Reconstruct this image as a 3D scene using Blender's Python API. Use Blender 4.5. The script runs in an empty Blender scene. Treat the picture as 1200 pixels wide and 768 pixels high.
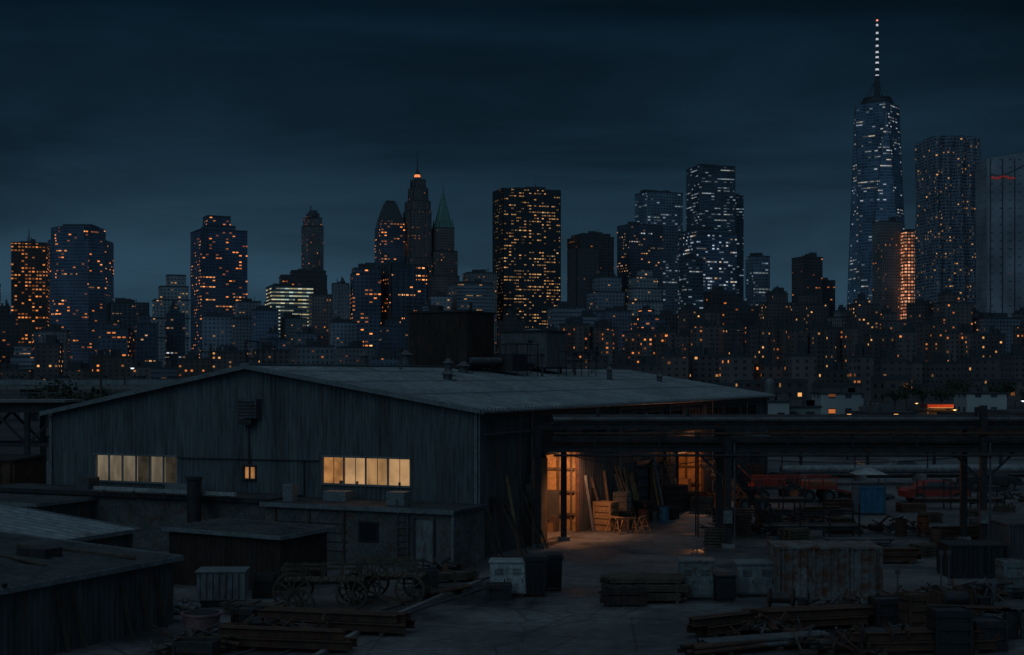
import bpy, math, random
from mathutils import Vector, Matrix
random.seed(7)
R=random.random
def U(a,b): return random.uniform(a,b)
# ---- survey: camera 8.3 m above the yard, looking along +Y, 50 mm lens ----
F=1667.0; H=8.3; HY=440.0
def gp(px,py,z=0.0):
    Y=F*(H-z)/(py-HY); return ((px-600)/F*Y, Y)
def zat(py,Y): return H-(py-HY)/F*Y
def xat(px,Y): return (px-600)/F*Y
scene=bpy.context.scene
col=scene.collection
# ---------------------------------------------------------------- materials
def nt(m):
    m.use_nodes=True; t=m.node_tree; t.nodes.clear(); return t
class N:
    def __init__(s,t): s.t=t
    def n(s,typ,**k):
        x=s.t.nodes.new(typ)
        for a,b in k.items(): setattr(x,a,b)
        return x
    def l(s,a,b): s.t.links.new(a,b)
    def math(s,op,a,b=None,c=None,clamp=False):
        x=s.n('ShaderNodeMath',operation=op); x.use_clamp=clamp
        for i,v in enumerate((a,b,c)):
            if v is None: continue
            if isinstance(v,(int,float)): x.inputs[i].default_value=v
            else: s.l(v,x.inputs[i])
        return x.outputs[0]
    def mix(s,f,a,b,bt='MIX'):
        x=s.n('ShaderNodeMix',data_type='RGBA',blend_type=bt)
        for k,v in ((0,f),(6,a),(7,b)):
            if isinstance(v,(int,float)): x.inputs[k].default_value=v
            elif isinstance(v,tuple): x.inputs[k].default_value=(v[0],v[1],v[2],1)
            else: s.l(v,x.inputs[k])
        return x.outputs[2]
    def comb(s,a,b,c=0.0):
        x=s.n('ShaderNodeCombineXYZ')
        for i,v in enumerate((a,b,c)):
            if isinstance(v,(int,float)): x.inputs[i].default_value=v
            else: s.l(v,x.inputs[i])
        return x.outputs[0]
    def ramp(s,f,pts):
        x=s.n('ShaderNodeValToRGB'); e=x.color_ramp.elements
        while len(e)<len(pts): e.new(0.5)
        for i,(p,c) in enumerate(pts):
            e[i].position=p; e[i].color=(c[0],c[1],c[2],1)
        s.l(f,x.inputs[0]); return x.outputs[0]
    def mapr(s,v,a,b,c,d):
        x=s.n('ShaderNodeMapRange'); s.l(v,x.inputs[0])
        for i,q in enumerate((a,b,c,d)): x.inputs[i+1].default_value=q
        return x.outputs[0]
def surf(name,c1,c2=None,rough=0.75,scale=1.5,metal=0.0,stretch=(1,1,1),bump=0.15,rust=0.0,dirt=0.5):
    m=bpy.data.materials.new(name); g=N(nt(m))
    if c2 is None: c2=tuple(x*0.55 for x in c1)
    tc=g.n('ShaderNodeTexCoord'); mp=g.n('ShaderNodeMapping'); mp.inputs['Scale'].default_value=stretch
    g.l(tc.outputs['Object'],mp.inputs[0])
    n1=g.n('ShaderNodeTexNoise'); n1.inputs['Scale'].default_value=scale; n1.inputs['Detail'].default_value=8; n1.inputs['Roughness'].default_value=0.65
    g.l(mp.outputs[0],n1.inputs[0])
    f=g.mapr(n1.outputs[0],0.35,0.68,0,1)
    c=g.mix(f,c1,c2)
    n2=g.n('ShaderNodeTexNoise'); n2.inputs['Scale'].default_value=scale*9; n2.inputs['Detail'].default_value=5
    g.l(mp.outputs[0],n2.inputs[0])
    f2=g.mapr(n2.outputs[0],0.3,0.75,1.15,1-dirt)
    c=g.mix(1.0,c,g.comb(f2,f2,f2),'MULTIPLY')
    if rust>0:
        n3=g.n('ShaderNodeTexNoise'); n3.inputs['Scale'].default_value=scale*2.3; n3.inputs['Detail'].default_value=9; n3.inputs['Roughness'].default_value=0.7
        g.l(mp.outputs[0],n3.inputs[0])
        fr=g.mapr(n3.outputs[0],0.62-0.25*rust,0.74-0.2*rust,0,1)
        c=g.mix(fr,c,(0.13,0.045,0.02))
    p=g.n('ShaderNodeBsdfPrincipled'); g.l(c,p.inputs['Base Color'])
    g.l(g.mapr(n1.outputs[0],0.3,0.7,rough*0.8,min(1,rough*1.2)),p.inputs['Roughness'])
    p.inputs['Metallic'].default_value=metal
    if bump:
        b=g.n('ShaderNodeBump'); b.inputs['Strength'].default_value=bump; b.inputs['Distance'].default_value=0.03
        g.l(n2.outputs[0],b.inputs['Height']); g.l(b.outputs[0],p.inputs['Normal'])
    o=g.n('ShaderNodeOutputMaterial'); g.l(p.outputs[0],o.inputs[0]); return m
def emit(name,c,s,vary=0.0,scale=2.0,sample=False,stretch=(1,1,1)):
    m=bpy.data.materials.new(name); g=N(nt(m)); e=g.n('ShaderNodeEmission')
    e.inputs[0].default_value=(*c,1); e.inputs[1].default_value=s
    if vary:
        tc=g.n('ShaderNodeTexCoord'); mp=g.n('ShaderNodeMapping'); mp.inputs['Scale'].default_value=stretch
        g.l(tc.outputs['Object'],mp.inputs[0])
        n=g.n('ShaderNodeTexNoise'); n.inputs['Scale'].default_value=scale; n.inputs['Detail'].default_value=3
        g.l(mp.outputs[0],n.inputs[0])
        g.l(g.mapr(n.outputs[0],0.35,0.65,s*(1-vary),s*(1+vary*0.4)),e.inputs[1])
    o=g.n('ShaderNodeOutputMaterial'); g.l(e.outputs[0],o.inputs[0])
    if not sample: m.cycles.emission_sampling='NONE'
    return m
WARM=((1,.27,.05),(1,.48,.17)); YEL=((1,.45,.13),(1,.68,.34)); COOL=((.55,.8,1),(.95,.95,.9)); MIXED=((1,.45,.12),(.7,.85,1))
def facade(name,wall=(.10,.12,.14),glass=(.05,.08,.12),bay=4.0,fh=4.0,ww=.7,wh=.55,p=.12,row=.04,lit=WARM,s=1.2,cut=(.36,.66),grough=.25,lo=.2,hi=1.9,litc=None,pw=2.2):
    m=bpy.data.materials.new(name); g=N(nt(m))
    uv=g.n('ShaderNodeUVMap'); sp=g.n('ShaderNodeSeparateXYZ'); g.l(uv.outputs[0],sp.inputs[0])
    u=g.math('DIVIDE',sp.outputs[0],bay); v=g.math('DIVIDE',sp.outputs[1],fh)
    fu=g.math('FLOOR',u); fv=g.math('FLOOR',v); ru=g.math('FRACT',u); rv=g.math('FRACT',v)
    a=(1-ww)/2
    def mask(wh_):
        return g.math('MULTIPLY',g.math('MULTIPLY',g.math('GREATER_THAN',ru,a),g.math('LESS_THAN',ru,1-a)),
               g.math('MULTIPLY',g.math('GREATER_THAN',rv,(1-wh_)*.6),g.math('LESS_THAN',rv,(1-wh_)*.6+wh_)))
    win=mask(wh); lwin=mask(wh*(litc or .62))
    wn=g.n('ShaderNodeTexWhiteNoise',noise_dimensions='3D'); g.l(g.comb(fu,fv,1.5),wn.inputs[0])
    wc=g.n('ShaderNodeSeparateColor'); g.l(wn.outputs['Color'],wc.inputs[0])
    nz=g.n('ShaderNodeTexNoise',noise_dimensions='2D'); nz.inputs['Scale'].default_value=1; nz.inputs['Detail'].default_value=3
    g.l(g.comb(g.math('MULTIPLY',fu,.1),g.math('MULTIPLY',fv,.33)),nz.inputs[0])
    th=g.mapr(nz.outputs[0],cut[0],cut[1],p*lo,p*hi)
    l1=g.math('LESS_THAN',wn.outputs[0],th)
    w2=g.n('ShaderNodeTexWhiteNoise',noise_dimensions='3D')
    g.l(g.comb(g.math('FLOOR',g.math('DIVIDE',u,5.3)),fv,7.7),w2.inputs[0])
    l2=g.math('MULTIPLY',g.math('LESS_THAN',w2.outputs[0],row),g.math('LESS_THAN',wc.outputs[1],.75))
    li=g.math('MAXIMUM',l1,l2)
    st=g.math('MULTIPLY',g.math('MULTIPLY',lwin,li),g.math('MULTIPLY_ADD',g.math('POWER',wc.outputs[2],pw),s*1.1,s*.13))
    ec=g.mix(wc.outputs[0],lit[0],lit[1])
    n3=g.n('ShaderNodeTexNoise',noise_dimensions='2D'); n3.inputs['Scale'].default_value=.03; n3.inputs['Detail'].default_value=4
    g.l(uv.outputs[0],n3.inputs[0]); d=g.mapr(n3.outputs[0],.3,.7,.7,1.25)
    gl=g.mix(wc.outputs[1],glass,tuple(x*.5 for x in glass))
    c=g.mix(win,wall,gl); c=g.mix(1.0,c,g.comb(d,d,d),'MULTIPLY')
    pb=g.n('ShaderNodeBsdfPrincipled'); g.l(c,pb.inputs['Base Color'])
    g.l(g.mapr(win,0,1,.8,grough),pb.inputs['Roughness'])
    g.l(ec,pb.inputs['Emission Color']); g.l(st,pb.inputs['Emission Strength'])
    o=g.n('ShaderNodeOutputMaterial'); g.l(pb.outputs[0],o.inputs[0]); m.cycles.emission_sampling='NONE'; return m
# ---------------------------------------------------------------- mesh builder
class B:
    def __init__(s): s.v=[];s.f=[];s.mi=[];s.sm=[];s.mats=[]
    def add(s,vs,fs,m,smooth=False):
        if m not in s.mats: s.mats.append(m)
        k=len(s.v); s.v+= [tuple(x) for x in vs]
        for f in fs: s.f.append(tuple(k+i for i in f)); s.mi.append(s.mats.index(m)); s.sm.append(smooth)
    def box(s,c,sz,m,rz=0,rx=0,ry=0):
        M=Matrix.Translation(c)@Matrix.Rotation(rz,4,'Z')@Matrix.Rotation(ry,4,'Y')@Matrix.Rotation(rx,4,'X')
        x,y,z=[q/2 for q in sz]
        vs=[M@Vector(q) for q in ((-x,-y,-z),(x,-y,-z),(x,y,-z),(-x,y,-z),(-x,-y,z),(x,-y,z),(x,y,z),(-x,y,z))]
        s.add(vs,[(0,3,2,1),(4,5,6,7),(0,1,5,4),(1,2,6,5),(2,3,7,6),(3,0,4,7)],m)
    def beam(s,p,q,w,h,m):
        p=Vector(p);q=Vector(q);d=(q-p); L=d.length; d.normalize()
        up=Vector((0,0,1)) if abs(d.z)<.95 else Vector((0,1,0))
        a=d.cross(up).normalized()*w/2; b=a.cross(d).normalized()*h/2
        vs=[p-a-b,p+a-b,p+a+b,p-a+b,q-a-b,q+a-b,q+a+b,q-a+b]
        s.add(vs,[(0,3,2,1),(4,5,6,7),(0,1,5,4),(1,2,6,5),(2,3,7,6),(3,0,4,7)],m)
    def ibeam(s,p,q,w,h,m,t=.03):
        z=Vector((0,0,1)); p=Vector(p);q=Vector(q)
        s.beam(p+z*(h/2-t/2),q+z*(h/2-t/2),w,t,m); s.beam(p-z*(h/2-t/2),q-z*(h/2-t/2),w,t,m); s.beam(p,q,t,h-2*t,m)
    def cyl(s,p,q,r,m,n=12,r2=None,cap=True):
        p=Vector(p);q=Vector(q); r2=r if r2 is None else r2
        d=(q-p).normalized(); up=Vector((0,0,1)) if abs(d.z)<.95 else Vector((1,0,0))
        a=d.cross(up).normalized(); b=d.cross(a)
        vs=[p+(a*math.cos(t)+b*math.sin(t))*r for t in [2*math.pi*i/n for i in range(n)]]
        vs+=[q+(a*math.cos(t)+b*math.sin(t))*r2 for t in [2*math.pi*i/n for i in range(n)]]
        s.add(vs,[(i,(i+1)%n,n+(i+1)%n,n+i) for i in range(n)],m,True)
        if cap: s.add(vs,[tuple(range(n-1,-1,-1)),tuple(range(n,2*n))],m)
    def ring(s,c,ax,r,w,t,m,n=24):
        c=Vector(c);ax=Vector(ax).normalized(); up=Vector((0,0,1)) if abs(ax.z)<.9 else Vector((1,0,0))
        a=ax.cross(up).normalized(); b=ax.cross(a); vs=[]
        for i in range(n):
            t0=2*math.pi*i/n; e=a*math.cos(t0)+b*math.sin(t0)
            vs+=[c+e*r-ax*w/2,c+e*r+ax*w/2,c+e*(r-t)+ax*w/2,c+e*(r-t)-ax*w/2]
        fs=[]
        for i in range(n):
            j=(i+1)%n
            for k in range(4): fs.append((4*i+k,4*i+(k+1)%4,4*j+(k+1)%4,4*j+k))
        s.add(vs,fs,m)
    def spokewheel(s,c,ax,r,m,n=10):
        c=Vector(c);ax=Vector(ax).normalized(); s.ring(c,ax,r,.09,.08,m)
        up=Vector((0,0,1)); a=ax.cross(up).normalized(); b=ax.cross(a)
        for i in range(n):
            t=2*math.pi*i/n; s.beam(c,c+(a*math.cos(t)+b*math.sin(t))*(r-.04),.05,.05,m)
        s.cyl(c-ax*.12,c+ax*.12,.1,m,10)
    def tyre(s,c,ax,r,w,m,mh):
        c=Vector(c);ax=Vector(ax).normalized(); s.cyl(c-ax*w*.42,c+ax*w*.42,r,m,22)
        s.cyl(c-ax*w/2,c+ax*w/2,r*.88,m,22); s.cyl(c-ax*(w/2+.01),c+ax*(w/2+.01),r*.5,mh,14)
    def finish(s,name,uvo=0,bevel=0):
        me=bpy.data.meshes.new(name); me.from_pydata(s.v,[],s.f)
        for m in s.mats: me.materials.append(m)
        me.polygons.foreach_set('material_index',s.mi); me.polygons.foreach_set('use_smooth',s.sm)
        me.update(); uv=me.uv_layers.new(name='UVMap')
        for p in me.polygons:
            n=p.normal
            if abs(n.z)<.6:
                t=Vector((-n.y,n.x,0)).normalized()
            else: t=None
            for li in p.loop_indices:
                co=me.vertices[me.loops[li].vertex_index].co
                uv.data[li].uv=((co.x*t.x+co.y*t.y+uvo,co.z) if t else (co.x+uvo,co.y))
        o=bpy.data.objects.new(name,me); col.objects.link(o)
        if bevel:
            b=o.modifiers.new('bevel','BEVEL'); b.width=bevel; b.segments=2; b.limit_method='ANGLE'
        return o
# ---------------------------------------------------------------- common mats
steel=surf('dark_steel',(.055,.056,.06),(.025,.025,.027),rough=.55,metal=.2,rust=.35)
steel_l=surf('grey_steel',(.16,.17,.18),(.08,.085,.09),rough=.5,metal=.2,rust=.35)
rusty=surf('rusted_steel',(.13,.065,.04),(.05,.03,.025),rough=.85,rust=.5)
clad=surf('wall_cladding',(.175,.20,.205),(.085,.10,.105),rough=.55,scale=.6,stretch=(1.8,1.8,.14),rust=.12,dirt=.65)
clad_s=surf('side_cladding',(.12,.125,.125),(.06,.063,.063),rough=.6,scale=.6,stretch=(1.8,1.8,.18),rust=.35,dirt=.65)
roofm=surf('roof_sheet',(.28,.315,.325),(.16,.185,.195),rough=.45,scale=.25,stretch=(1,1,1),rust=.12,dirt=.5)
trim=surf('trim_metal',(.24,.26,.27),(.14,.155,.16),rough=.5,scale=1)
bitumen=surf('bitumen_roof',(.08,.085,.09),(.035,.038,.04),rough=.8,scale=.7)
concr=surf('concrete',(.28,.28,.27),(.16,.16,.155),rough=.9,scale=1.2)
timber=surf('timber',(.14,.10,.07),(.06,.043,.033),rough=.9,scale=2,stretch=(1,1,.3))
timber_o=surf('new_timber',(.4,.25,.12),(.24,.14,.07),rough=.8,scale=2)
white=surf('dirty_white_paint',(.5,.52,.51),(.26,.27,.27),rough=.5,scale=1.2,rust=.2)
greyp=surf('grey_green_paint',(.22,.25,.25),(.12,.14,.14),rough=.55,scale=1.2,rust=.5)
blackp=surf('black_plastic',(.035,.035,.038),(.02,.02,.022),rough=.5)
redp=surf('red_paint',(.42,.05,.035),(.22,.03,.02),rough=.5,rust=.3)
orangep=surf('orange_paint',(.45,.13,.05),(.22,.065,.03),rough=.55,rust=.4)
bluep=surf('blue_paint',(.05,.2,.33),(.03,.12,.2),rough=.5)
pink=surf('pink_plastic',(.36,.2,.2),(.22,.12,.12),rough=.5)
darkbox=surf('dark_red_brown',(.065,.04,.033),(.033,.022,.02),rough=.8,stretch=(1,1,.3),rust=.25)
rubber=surf('rubber',(.025,.025,.025),rough=.8)
galv=surf('galvanised',(.3,.32,.33),(.18,.195,.2),rough=.45,scale=.6,stretch=(1,1,.4),metal=.2,rust=.1)
brown=surf('brown_brick',(.13,.10,.085),(.08,.06,.05),rough=.9)
dglass=surf('dark_glass',(.04,.05,.055),(.02,.025,.03),rough=.12,bump=0)
tanc=surf('canvas',(.3,.26,.2),rough=.9)
doorp=surf('steel_door_paint',(.1,.105,.11),rough=.5)
# ---------------------------------------------------------------- ground
def slab_mat():
    m=bpy.data.materials.new('yard_concrete'); g=N(nt(m)); tc=g.n('ShaderNodeTexCoord')
    n1=g.n('ShaderNodeTexNoise'); n1.inputs['Scale'].default_value=.16; n1.inputs['Detail'].default_value=9; n1.inputs['Roughness'].default_value=.62
    g.l(tc.outputs['Object'],n1.inputs[0])
    n2=g.n('ShaderNodeTexNoise'); n2.inputs['Scale'].default_value=2.4; n2.inputs['Detail'].default_value=8; n2.inputs['Roughness'].default_value=.7
    g.l(tc.outputs['Object'],n2.inputs[0])
    c=g.ramp(n1.outputs[0],[(.34,(.055,.057,.06)),(.48,(.115,.117,.12)),(.62,(.21,.21,.205))])
    f=g.mapr(n2.outputs[0],.3,.7,.5,1.3); c=g.mix(1.0,c,g.comb(f,f,f),'MULTIPLY')
    mp=g.n('ShaderNodeMapping'); mp.inputs['Rotation'].default_value=(0,0,math.radians(24)); g.l(tc.outputs['Object'],mp.inputs[0])
    br=g.n('ShaderNodeTexBrick'); br.inputs['Scale'].default_value=1; br.inputs['Brick Width'].default_value=5.5; br.inputs['Row Height'].default_value=4.2; br.inputs['Mortar Size'].default_value=.05
    br.inputs['Color1'].default_value=(1,1,1,1); br.inputs['Color2'].default_value=(.72,.72,.72,1); br.inputs['Mortar'].default_value=(.35,.35,.35,1); br.offset=.3
    g.l(mp.outputs[0],br.inputs[0]); c=g.mix(.8,c,br.outputs[0],'MULTIPLY')
    vo=g.n('ShaderNodeTexVoronoi',feature='DISTANCE_TO_EDGE'); vo.inputs['Scale'].default_value=.28
    wv=g.mix(.12,tc.outputs['Object'],n2.outputs['Color']); g.l(wv,vo.inputs[0])
    cr=g.mapr(vo.outputs[0],0,.012,.45,1); c=g.mix(1.0,c,g.comb(cr,cr,cr),'MULTIPLY')
    p=g.n('ShaderNodeBsdfPrincipled'); g.l(c,p.inputs['Base Color'])
    g.l(g.mapr(n1.outputs[0],.38,.52,.26,.75),p.inputs['Roughness'])
    b=g.n('ShaderNodeBump'); b.inputs['Strength'].default_value=.35; b.inputs['Distance'].default_value=.03; g.l(n2.outputs[0],b.inputs['Height']); g.l(b.outputs[0],p.inputs['Normal'])
    o=g.n('ShaderNodeOutputMaterial'); g.l(p.outputs[0],o.inputs[0]); return m
b=B(); gm=surf('earth',(.06,.062,.065),(.035,.035,.038),scale=.02,rough=.9,bump=0)
b.add([(-5000,-300,0),(5000,-300,0),(5000,7000,0),(-5000,7000,0)],[(0,1,2,3)],gm); b.finish('ground')
b=B(); b.add([(-45,15,.004),(75,15,.004),(75,150,.004),(-45,150,.004)],[(0,1,2,3)],slab_mat()); b.finish('yard_pavement')
# ---------------------------------------------------------------- warehouse
C=Vector((-1.65,64,0)); GA=Vector((-.911,.413,0)).normalized(); D=Vector((.413,.911,0)).normalized()
WD=24.5; LN=52.7; RA=12.15; ZR=8.7; ZE=6.75; ZL=6.35
RZ=math.atan2(D.y,D.x)-math.pi/2
def W(a,bb,z): v=C+GA*a+D*bb; return Vector((v.x,v.y,z))
def corr(B_,p0,dr,nr,s0,s1,zb,zt,m,per=.24,dep=.045,ofs=None):
    if s1-s0<.02: return
    q=per/4; pat=[0,0,1,1]
    i0=math.floor(s0/q); lst=[s0]
    i=i0+1
    while i*q<s1-1e-4:
        if i*q>s0+1e-4: lst.append(i*q)
        i+=1
    lst.append(s1); vs=[]
    for s in lst:
        o=dep*pat[int(round(s/q))%4]
        P=p0+dr*s+nr*o; vs+=[(P.x,P.y,zb),(P.x,P.y,zt(s))]
    n=len(lst); B_.add(vs,[(2*i,2*i+2,2*i+3,2*i+1) for i in range(n-1)],m)
def wall(B_,p0,dr,nr,L,zt,ops,m,z0=0):
    br=sorted(set([0,L]+[x for o in ops for x in o[:2]]))
    for a,c in zip(br,br[1:]):
        mid=(a+c)/2; oo=sorted([o for o in ops if o[0]<mid<o[1]],key=lambda o:o[2]); z=z0
        for o in oo:
            if o[2]>z+.01: corr(B_,p0,dr,nr,a,c,z,(lambda s,q=o[2]:q),m)
            z=o[3]
        corr(B_,p0,dr,nr,a,c,z,zt,m)
def gtop(a): return ZE+(ZR-ZE)*a/RA if a<RA else ZR-(ZR-ZL)*(a-RA)/(WD-RA)
w=B()
lit_w=emit('lit_curtain_warm',(.95,.52,.22),.36,.45,.9,stretch=(2,2,.6))
lit_d=emit('lit_curtain_dim',(.8,.64,.44),.19,.45,.9,stretch=(2,2,.6))
w1=(3.3,8.03,3.17,4.48); w2=(16.45,21.6,2.9,4.27); w3=(11.8,12.5,3.25,3.9)
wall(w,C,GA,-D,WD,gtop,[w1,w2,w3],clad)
def window(B_,o,n,mt,org,dr,nr,paint,back=.12,stuff=False):
    s0,s1,za,zb=o; P=lambda s,z,off: tuple((org+dr*s+nr*off))[:2]+(z,)
    B_.beam(P(s0-.05,za,.05),P(s1+.05,za,.05),.16,.09,paint); B_.beam(P(s0-.05,zb,.05),P(s1+.05,zb,.05),.16,.09,paint)
    for i in range(n+1):
        s=s0+(s1-s0)*i/n; B_.beam(P(s,za+.045,.02),P(s,zb-.045,.02),.09,.08,paint)
    for i in range(n):
        a=s0+(s1-s0)*i/n; c=s0+(s1-s0)*(i+1)/n; mm=mt[i%len(mt)]
        q=[P(a,za,-back),P(c,za,-back),P(c,zb,-back),P(a,zb,-back)]
        B_.add(q,[(0,1,2,3)],mm)
        if stuff:
            B_.beam(P(a+(c-a)*.5,za+.04,-.04),P(a+(c-a)*.5,zb-.04,-.04),.03,.03,steel)
            if R()<.5: h_=U(.12,.28); k=U(a+.15,c-.3); B_.beam(P(k,za+.04,-back+.04),P(k,za+.04+h_,-back+.04),U(.1,.25),.04,timber)
lit_a=emit('lit_curtain_amber',(1,.45,.15),.38,.5,1.6,stretch=(1,1,1))
lit_b=emit('lit_curtain_pale',(1,.58,.27),.47,.35,.8)
lit_e=emit('lit_curtain_faint',(.7,.6,.42),.05,.5,1.5)
window(w,w1,4,[lit_b,lit_w,lit_b,lit_a],C,GA,-D,trim,stuff=True)
window(w,w2,6,[lit_e,lit_d,lit_e,lit_d,lit_d,lit_d],C,GA,-D,trim,stuff=False)
window(w,w3,2,[lit_a,lit_a],C,GA,-D,steel)
door=(7.9,12.2,0.0,4.3); door2=(29.5,34.9,0,3.3); dk1=(21.6,24.2,0,3.0); dk2=(39,43,0,3.4)
trs=[(13+i*4.6,16.6+i*4.6,5.1,6.1) for i in range(8)]
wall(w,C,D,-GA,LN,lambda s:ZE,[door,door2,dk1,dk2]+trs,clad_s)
for t in trs: window(w,t,5,[dglass],C,D,-GA,steel,.05)
for o in (dk1,dk2):
    w.add([W(.1,o[0],0),W(.1,o[1],0),W(.1,o[1],o[3]),W(.1,o[0],o[3])],[(0,1,2,3)],doorp)
    for k in range(5): w.beam(W(.06,o[0],.4+k*.6),W(.06,o[1],.4+k*.6),.04,.05,steel)
for o in (door,door2,dk1,dk2):
    for s in (o[0]-.06,o[1]+.06): w.beam(W(-.06,s,0),W(-.06,s,o[3]+.1),.16,.14,rusty)
    w.beam(W(-.08,o[0]-.3,o[3]+.12),W(-.08,o[1]+.3,o[3]+.12),.2,.22,steel)
wall(w,W(WD,0,0),D,GA,LN,lambda s:ZL,[],clad); wall(w,W(0,LN,0),GA,D,WD,gtop,[],clad)
def roof(a0,z0,a1,z1,b0,b1,m,per=.42,dep=.06):
    q=per/6; pat=[0,0,0,0,1,1]; n=int((b1-b0)/q); vs=[]
    for i in range(n+1):
        o=dep*pat[i%6]; bb=b0+i*q
        vs+=[W(a0,bb,z0+o),W(a1,bb,z1+o)]
    w.add(vs,[(2*i,2*i+1,2*i+3,2*i+2) for i in range(n)],m)
sl=(ZR-ZE)/RA
roof(RA,ZR+.06,-.45,ZE+.06-.45*sl,-.4,LN+.4,roofm); roof(RA,ZR+.06,WD+.4,ZL+.06-.4*(ZR-ZL)/(WD-RA),-.4,LN+.4,roofm)
w.beam(W(RA,-.45,ZR+.16),W(RA,LN+.45,ZR+.16),.5,.07,trim)
for bb in (-.43,LN+.43):
    w.beam(W(RA,bb,ZR+.02),W(-.47,bb,ZE+.02-.47*sl),.08,.22,trim); w.beam(W(RA,bb,ZR+.02),W(WD+.42,bb,ZL-.05),.08,.22,trim)
w.cyl(W(-.52,-.4,ZE-.1),W(-.52,LN+.4,ZE-.1),.09,trim,8)
w.beam(W(-.06,0,ZE-.35),W(-.06,LN,ZE-.35),.1,.18,steel)
for bb in (0.05,6.0,18.5,27.6,37,46,52): w.cyl(W(-.16,bb,0),W(-.16,bb,ZE-.1),.055,trim,8)
w.beam(W(-.04,-.06,0),W(-.04,-.06,ZE-.15),.14,.14,trim); w.beam(W(WD+.04,-.06,0),W(WD+.04,-.06,ZL-.15),.14,.14,trim)
for k in (3.4,7.0,10.2):
    z=ZE+(ZR-ZE)*k/RA+.14; w.beam(W(k,-.4,z),W(k,LN+.4,z),.05,.02,trim)
w.box(W(12,-.3,6.7),(1.1,.45,.9),steel_l,RZ)
for k in range(5): w.box(W(12,-.56,6.38+k*.16),(.95,.06,.04),steel,RZ)
w.box(W(12.1,-.35,6.05),(.7,.3,.25),steel,RZ)
w.cyl(W(8.2,-.1,4.25),W(16.3,-.1,4.2),.035,steel,6); w.cyl(W(9,-.1,0),W(9,-.1,4.25),.03,steel,6)
w.cyl(W(12.15,-.1,4.0),W(12.15,-.1,6),.03,steel,6)
w.cyl(W(-.2,.5,5.6),W(-.2,7,5.6),.06,steel_l,8); w.cyl(W(-.2,12.8,4.75),W(-.2,50,4.75),.07,steel,8); w.cyl(W(-.35,12.8,4.5),W(-.35,40,4.5),.04,rusty,8)
for bb in (1.6,3.4,5.6,14,19.6,25.8,28.4): w.box(W(-.15,bb,U(1.3,2.6)),(.22,U(.4,.8),U(.5,.9)),random.choice([steel_l,greyp,steel]),RZ)
for bb in (26.5,38,47): w.box(W(-.8,bb,3.75),(1.6,3,.08),trim,RZ,0,.12)
ply=surf('plywood_lining',(.5,.32,.15),(.3,.18,.08),rough=.8,scale=1.2)
cf=surf('bay_floor',(.2,.18,.16),rough=.8)
def bay(o,dp,h):
    s0,s1=o[0]-.6,o[1]+.6
    w.add([W(.2,s0,.01),W(dp,s0,.01),W(dp,s1,.01),W(.2,s1,.01)],[(0,1,2,3)],cf)
    w.add([W(dp,s0,0),W(dp,s1,0),W(dp,s1,h),W(dp,s0,h)],[(0,1,2,3)],ply)
    for s in (s0,s1): w.add([W(.2,s,0),W(dp,s,0),W(dp,s,h),W(.2,s,h)],[(0,1,2,3)],ply)
    w.add([W(.2,s0,h),W(dp,s0,h),W(dp,s1,h),W(.2,s1,h)],[(0,1,2,3)],ply)
    k=.5
    while k<dp:
        for s in (s0+.06,s1-.06): w.beam(W(k,s,0),W(k,s,h),.1,.1,timber)
        k+=.75
    for z in (.9,2.1,3.3): w.beam(W(.3,s1-.1,z),W(dp,s1-.1,z),.12,.12,timber)
    k=s0+.5
    while k<s1:
        w.beam(W(dp-.05,k,0),W(dp-.05,k,h),.08,.1,timber); k+=.9
    for z in (1.1,2.2,3.1): w.beam(W(dp-.3,s0,z),W(dp-.3,s1,z),.5,.05,timber)
    for z in (1.15,2.25):
        k=s0+.3
        while k<s1-.3:
            hh=U(.2,.6); w.box(W(dp-.35,k,z+hh/2+.02),(U(.2,.5),.3,hh),random.choice([tanc,timber,white,redp,timber_o]),RZ); k+=U(.4,.8)
    for k in range(7):
        hh=U(.4,1.5); w.box(W(U(1,dp-1),s1-U(.4,.9),hh/2),(U(.4,.7),U(.4,.7),hh),random.choice([tanc,timber,steel,redp,timber_o]),RZ+U(-.2,.2))
bay(door,4.2,4.6); bay(door2,4,3.6)
w.box(W(-.16,6.9,2.1),(.08,1.9,4.2),timber_o,RZ)
w.box(W(1.6,12.62,1.05),(.9,.1,2.1),doorp,RZ)
tube=emit('lamp_glow',(1,.6,.25),7,sample=False)
w.box(W(-.5,9.5,4.62),(.22,1.2,.1),steel,RZ); w.cyl(W(-.5,9.0,4.55),W(-.5,10.0,4.55),.045,tube,8)
w.beam(W(0,9.5,4.7),W(-.5,9.5,4.7),.06,.06,steel)
w.box(W(-.5,32,3.62),(.2,.8,.08),steel,RZ); w.cyl(W(-.5,31.7,3.55),W(-.5,32.3,3.55),.04,tube,8)
w.beam(W(0,32,3.68),W(-.5,32,3.68),.06,.06,steel)
w.finish('corrugated_warehouse')
def lamp(name,loc,e,c=(1,.48,.16),r=.15,typ='POINT',rot=None,spot=2.4):
    l=bpy.data.lights.new(name,typ); l.energy=e; l.color=c; l.shadow_soft_size=r
    if typ=='SPOT': l.spot_size=spot; l.spot_blend=.6
    o=bpy.data.objects.new(name,l); o.location=loc; col.objects.link(o)
    if rot: o.rotation_euler=rot
    return o
lamp('bay_lamp',W(1.8,10,4.1),105,c=(1,.4,.12)); lamp('bay_lamp',W(2,32,3.0),85,c=(1,.38,.12))
lamp('door_lamp',W(-.9,10.3,4.3),520,c=(1,.47,.25),typ='SPOT',rot=(math.radians(20),math.radians(28),0),spot=2.7)
lamp('door_lamp',W(-.9,32,3.4),110,c=(1,.4,.15))
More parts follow.
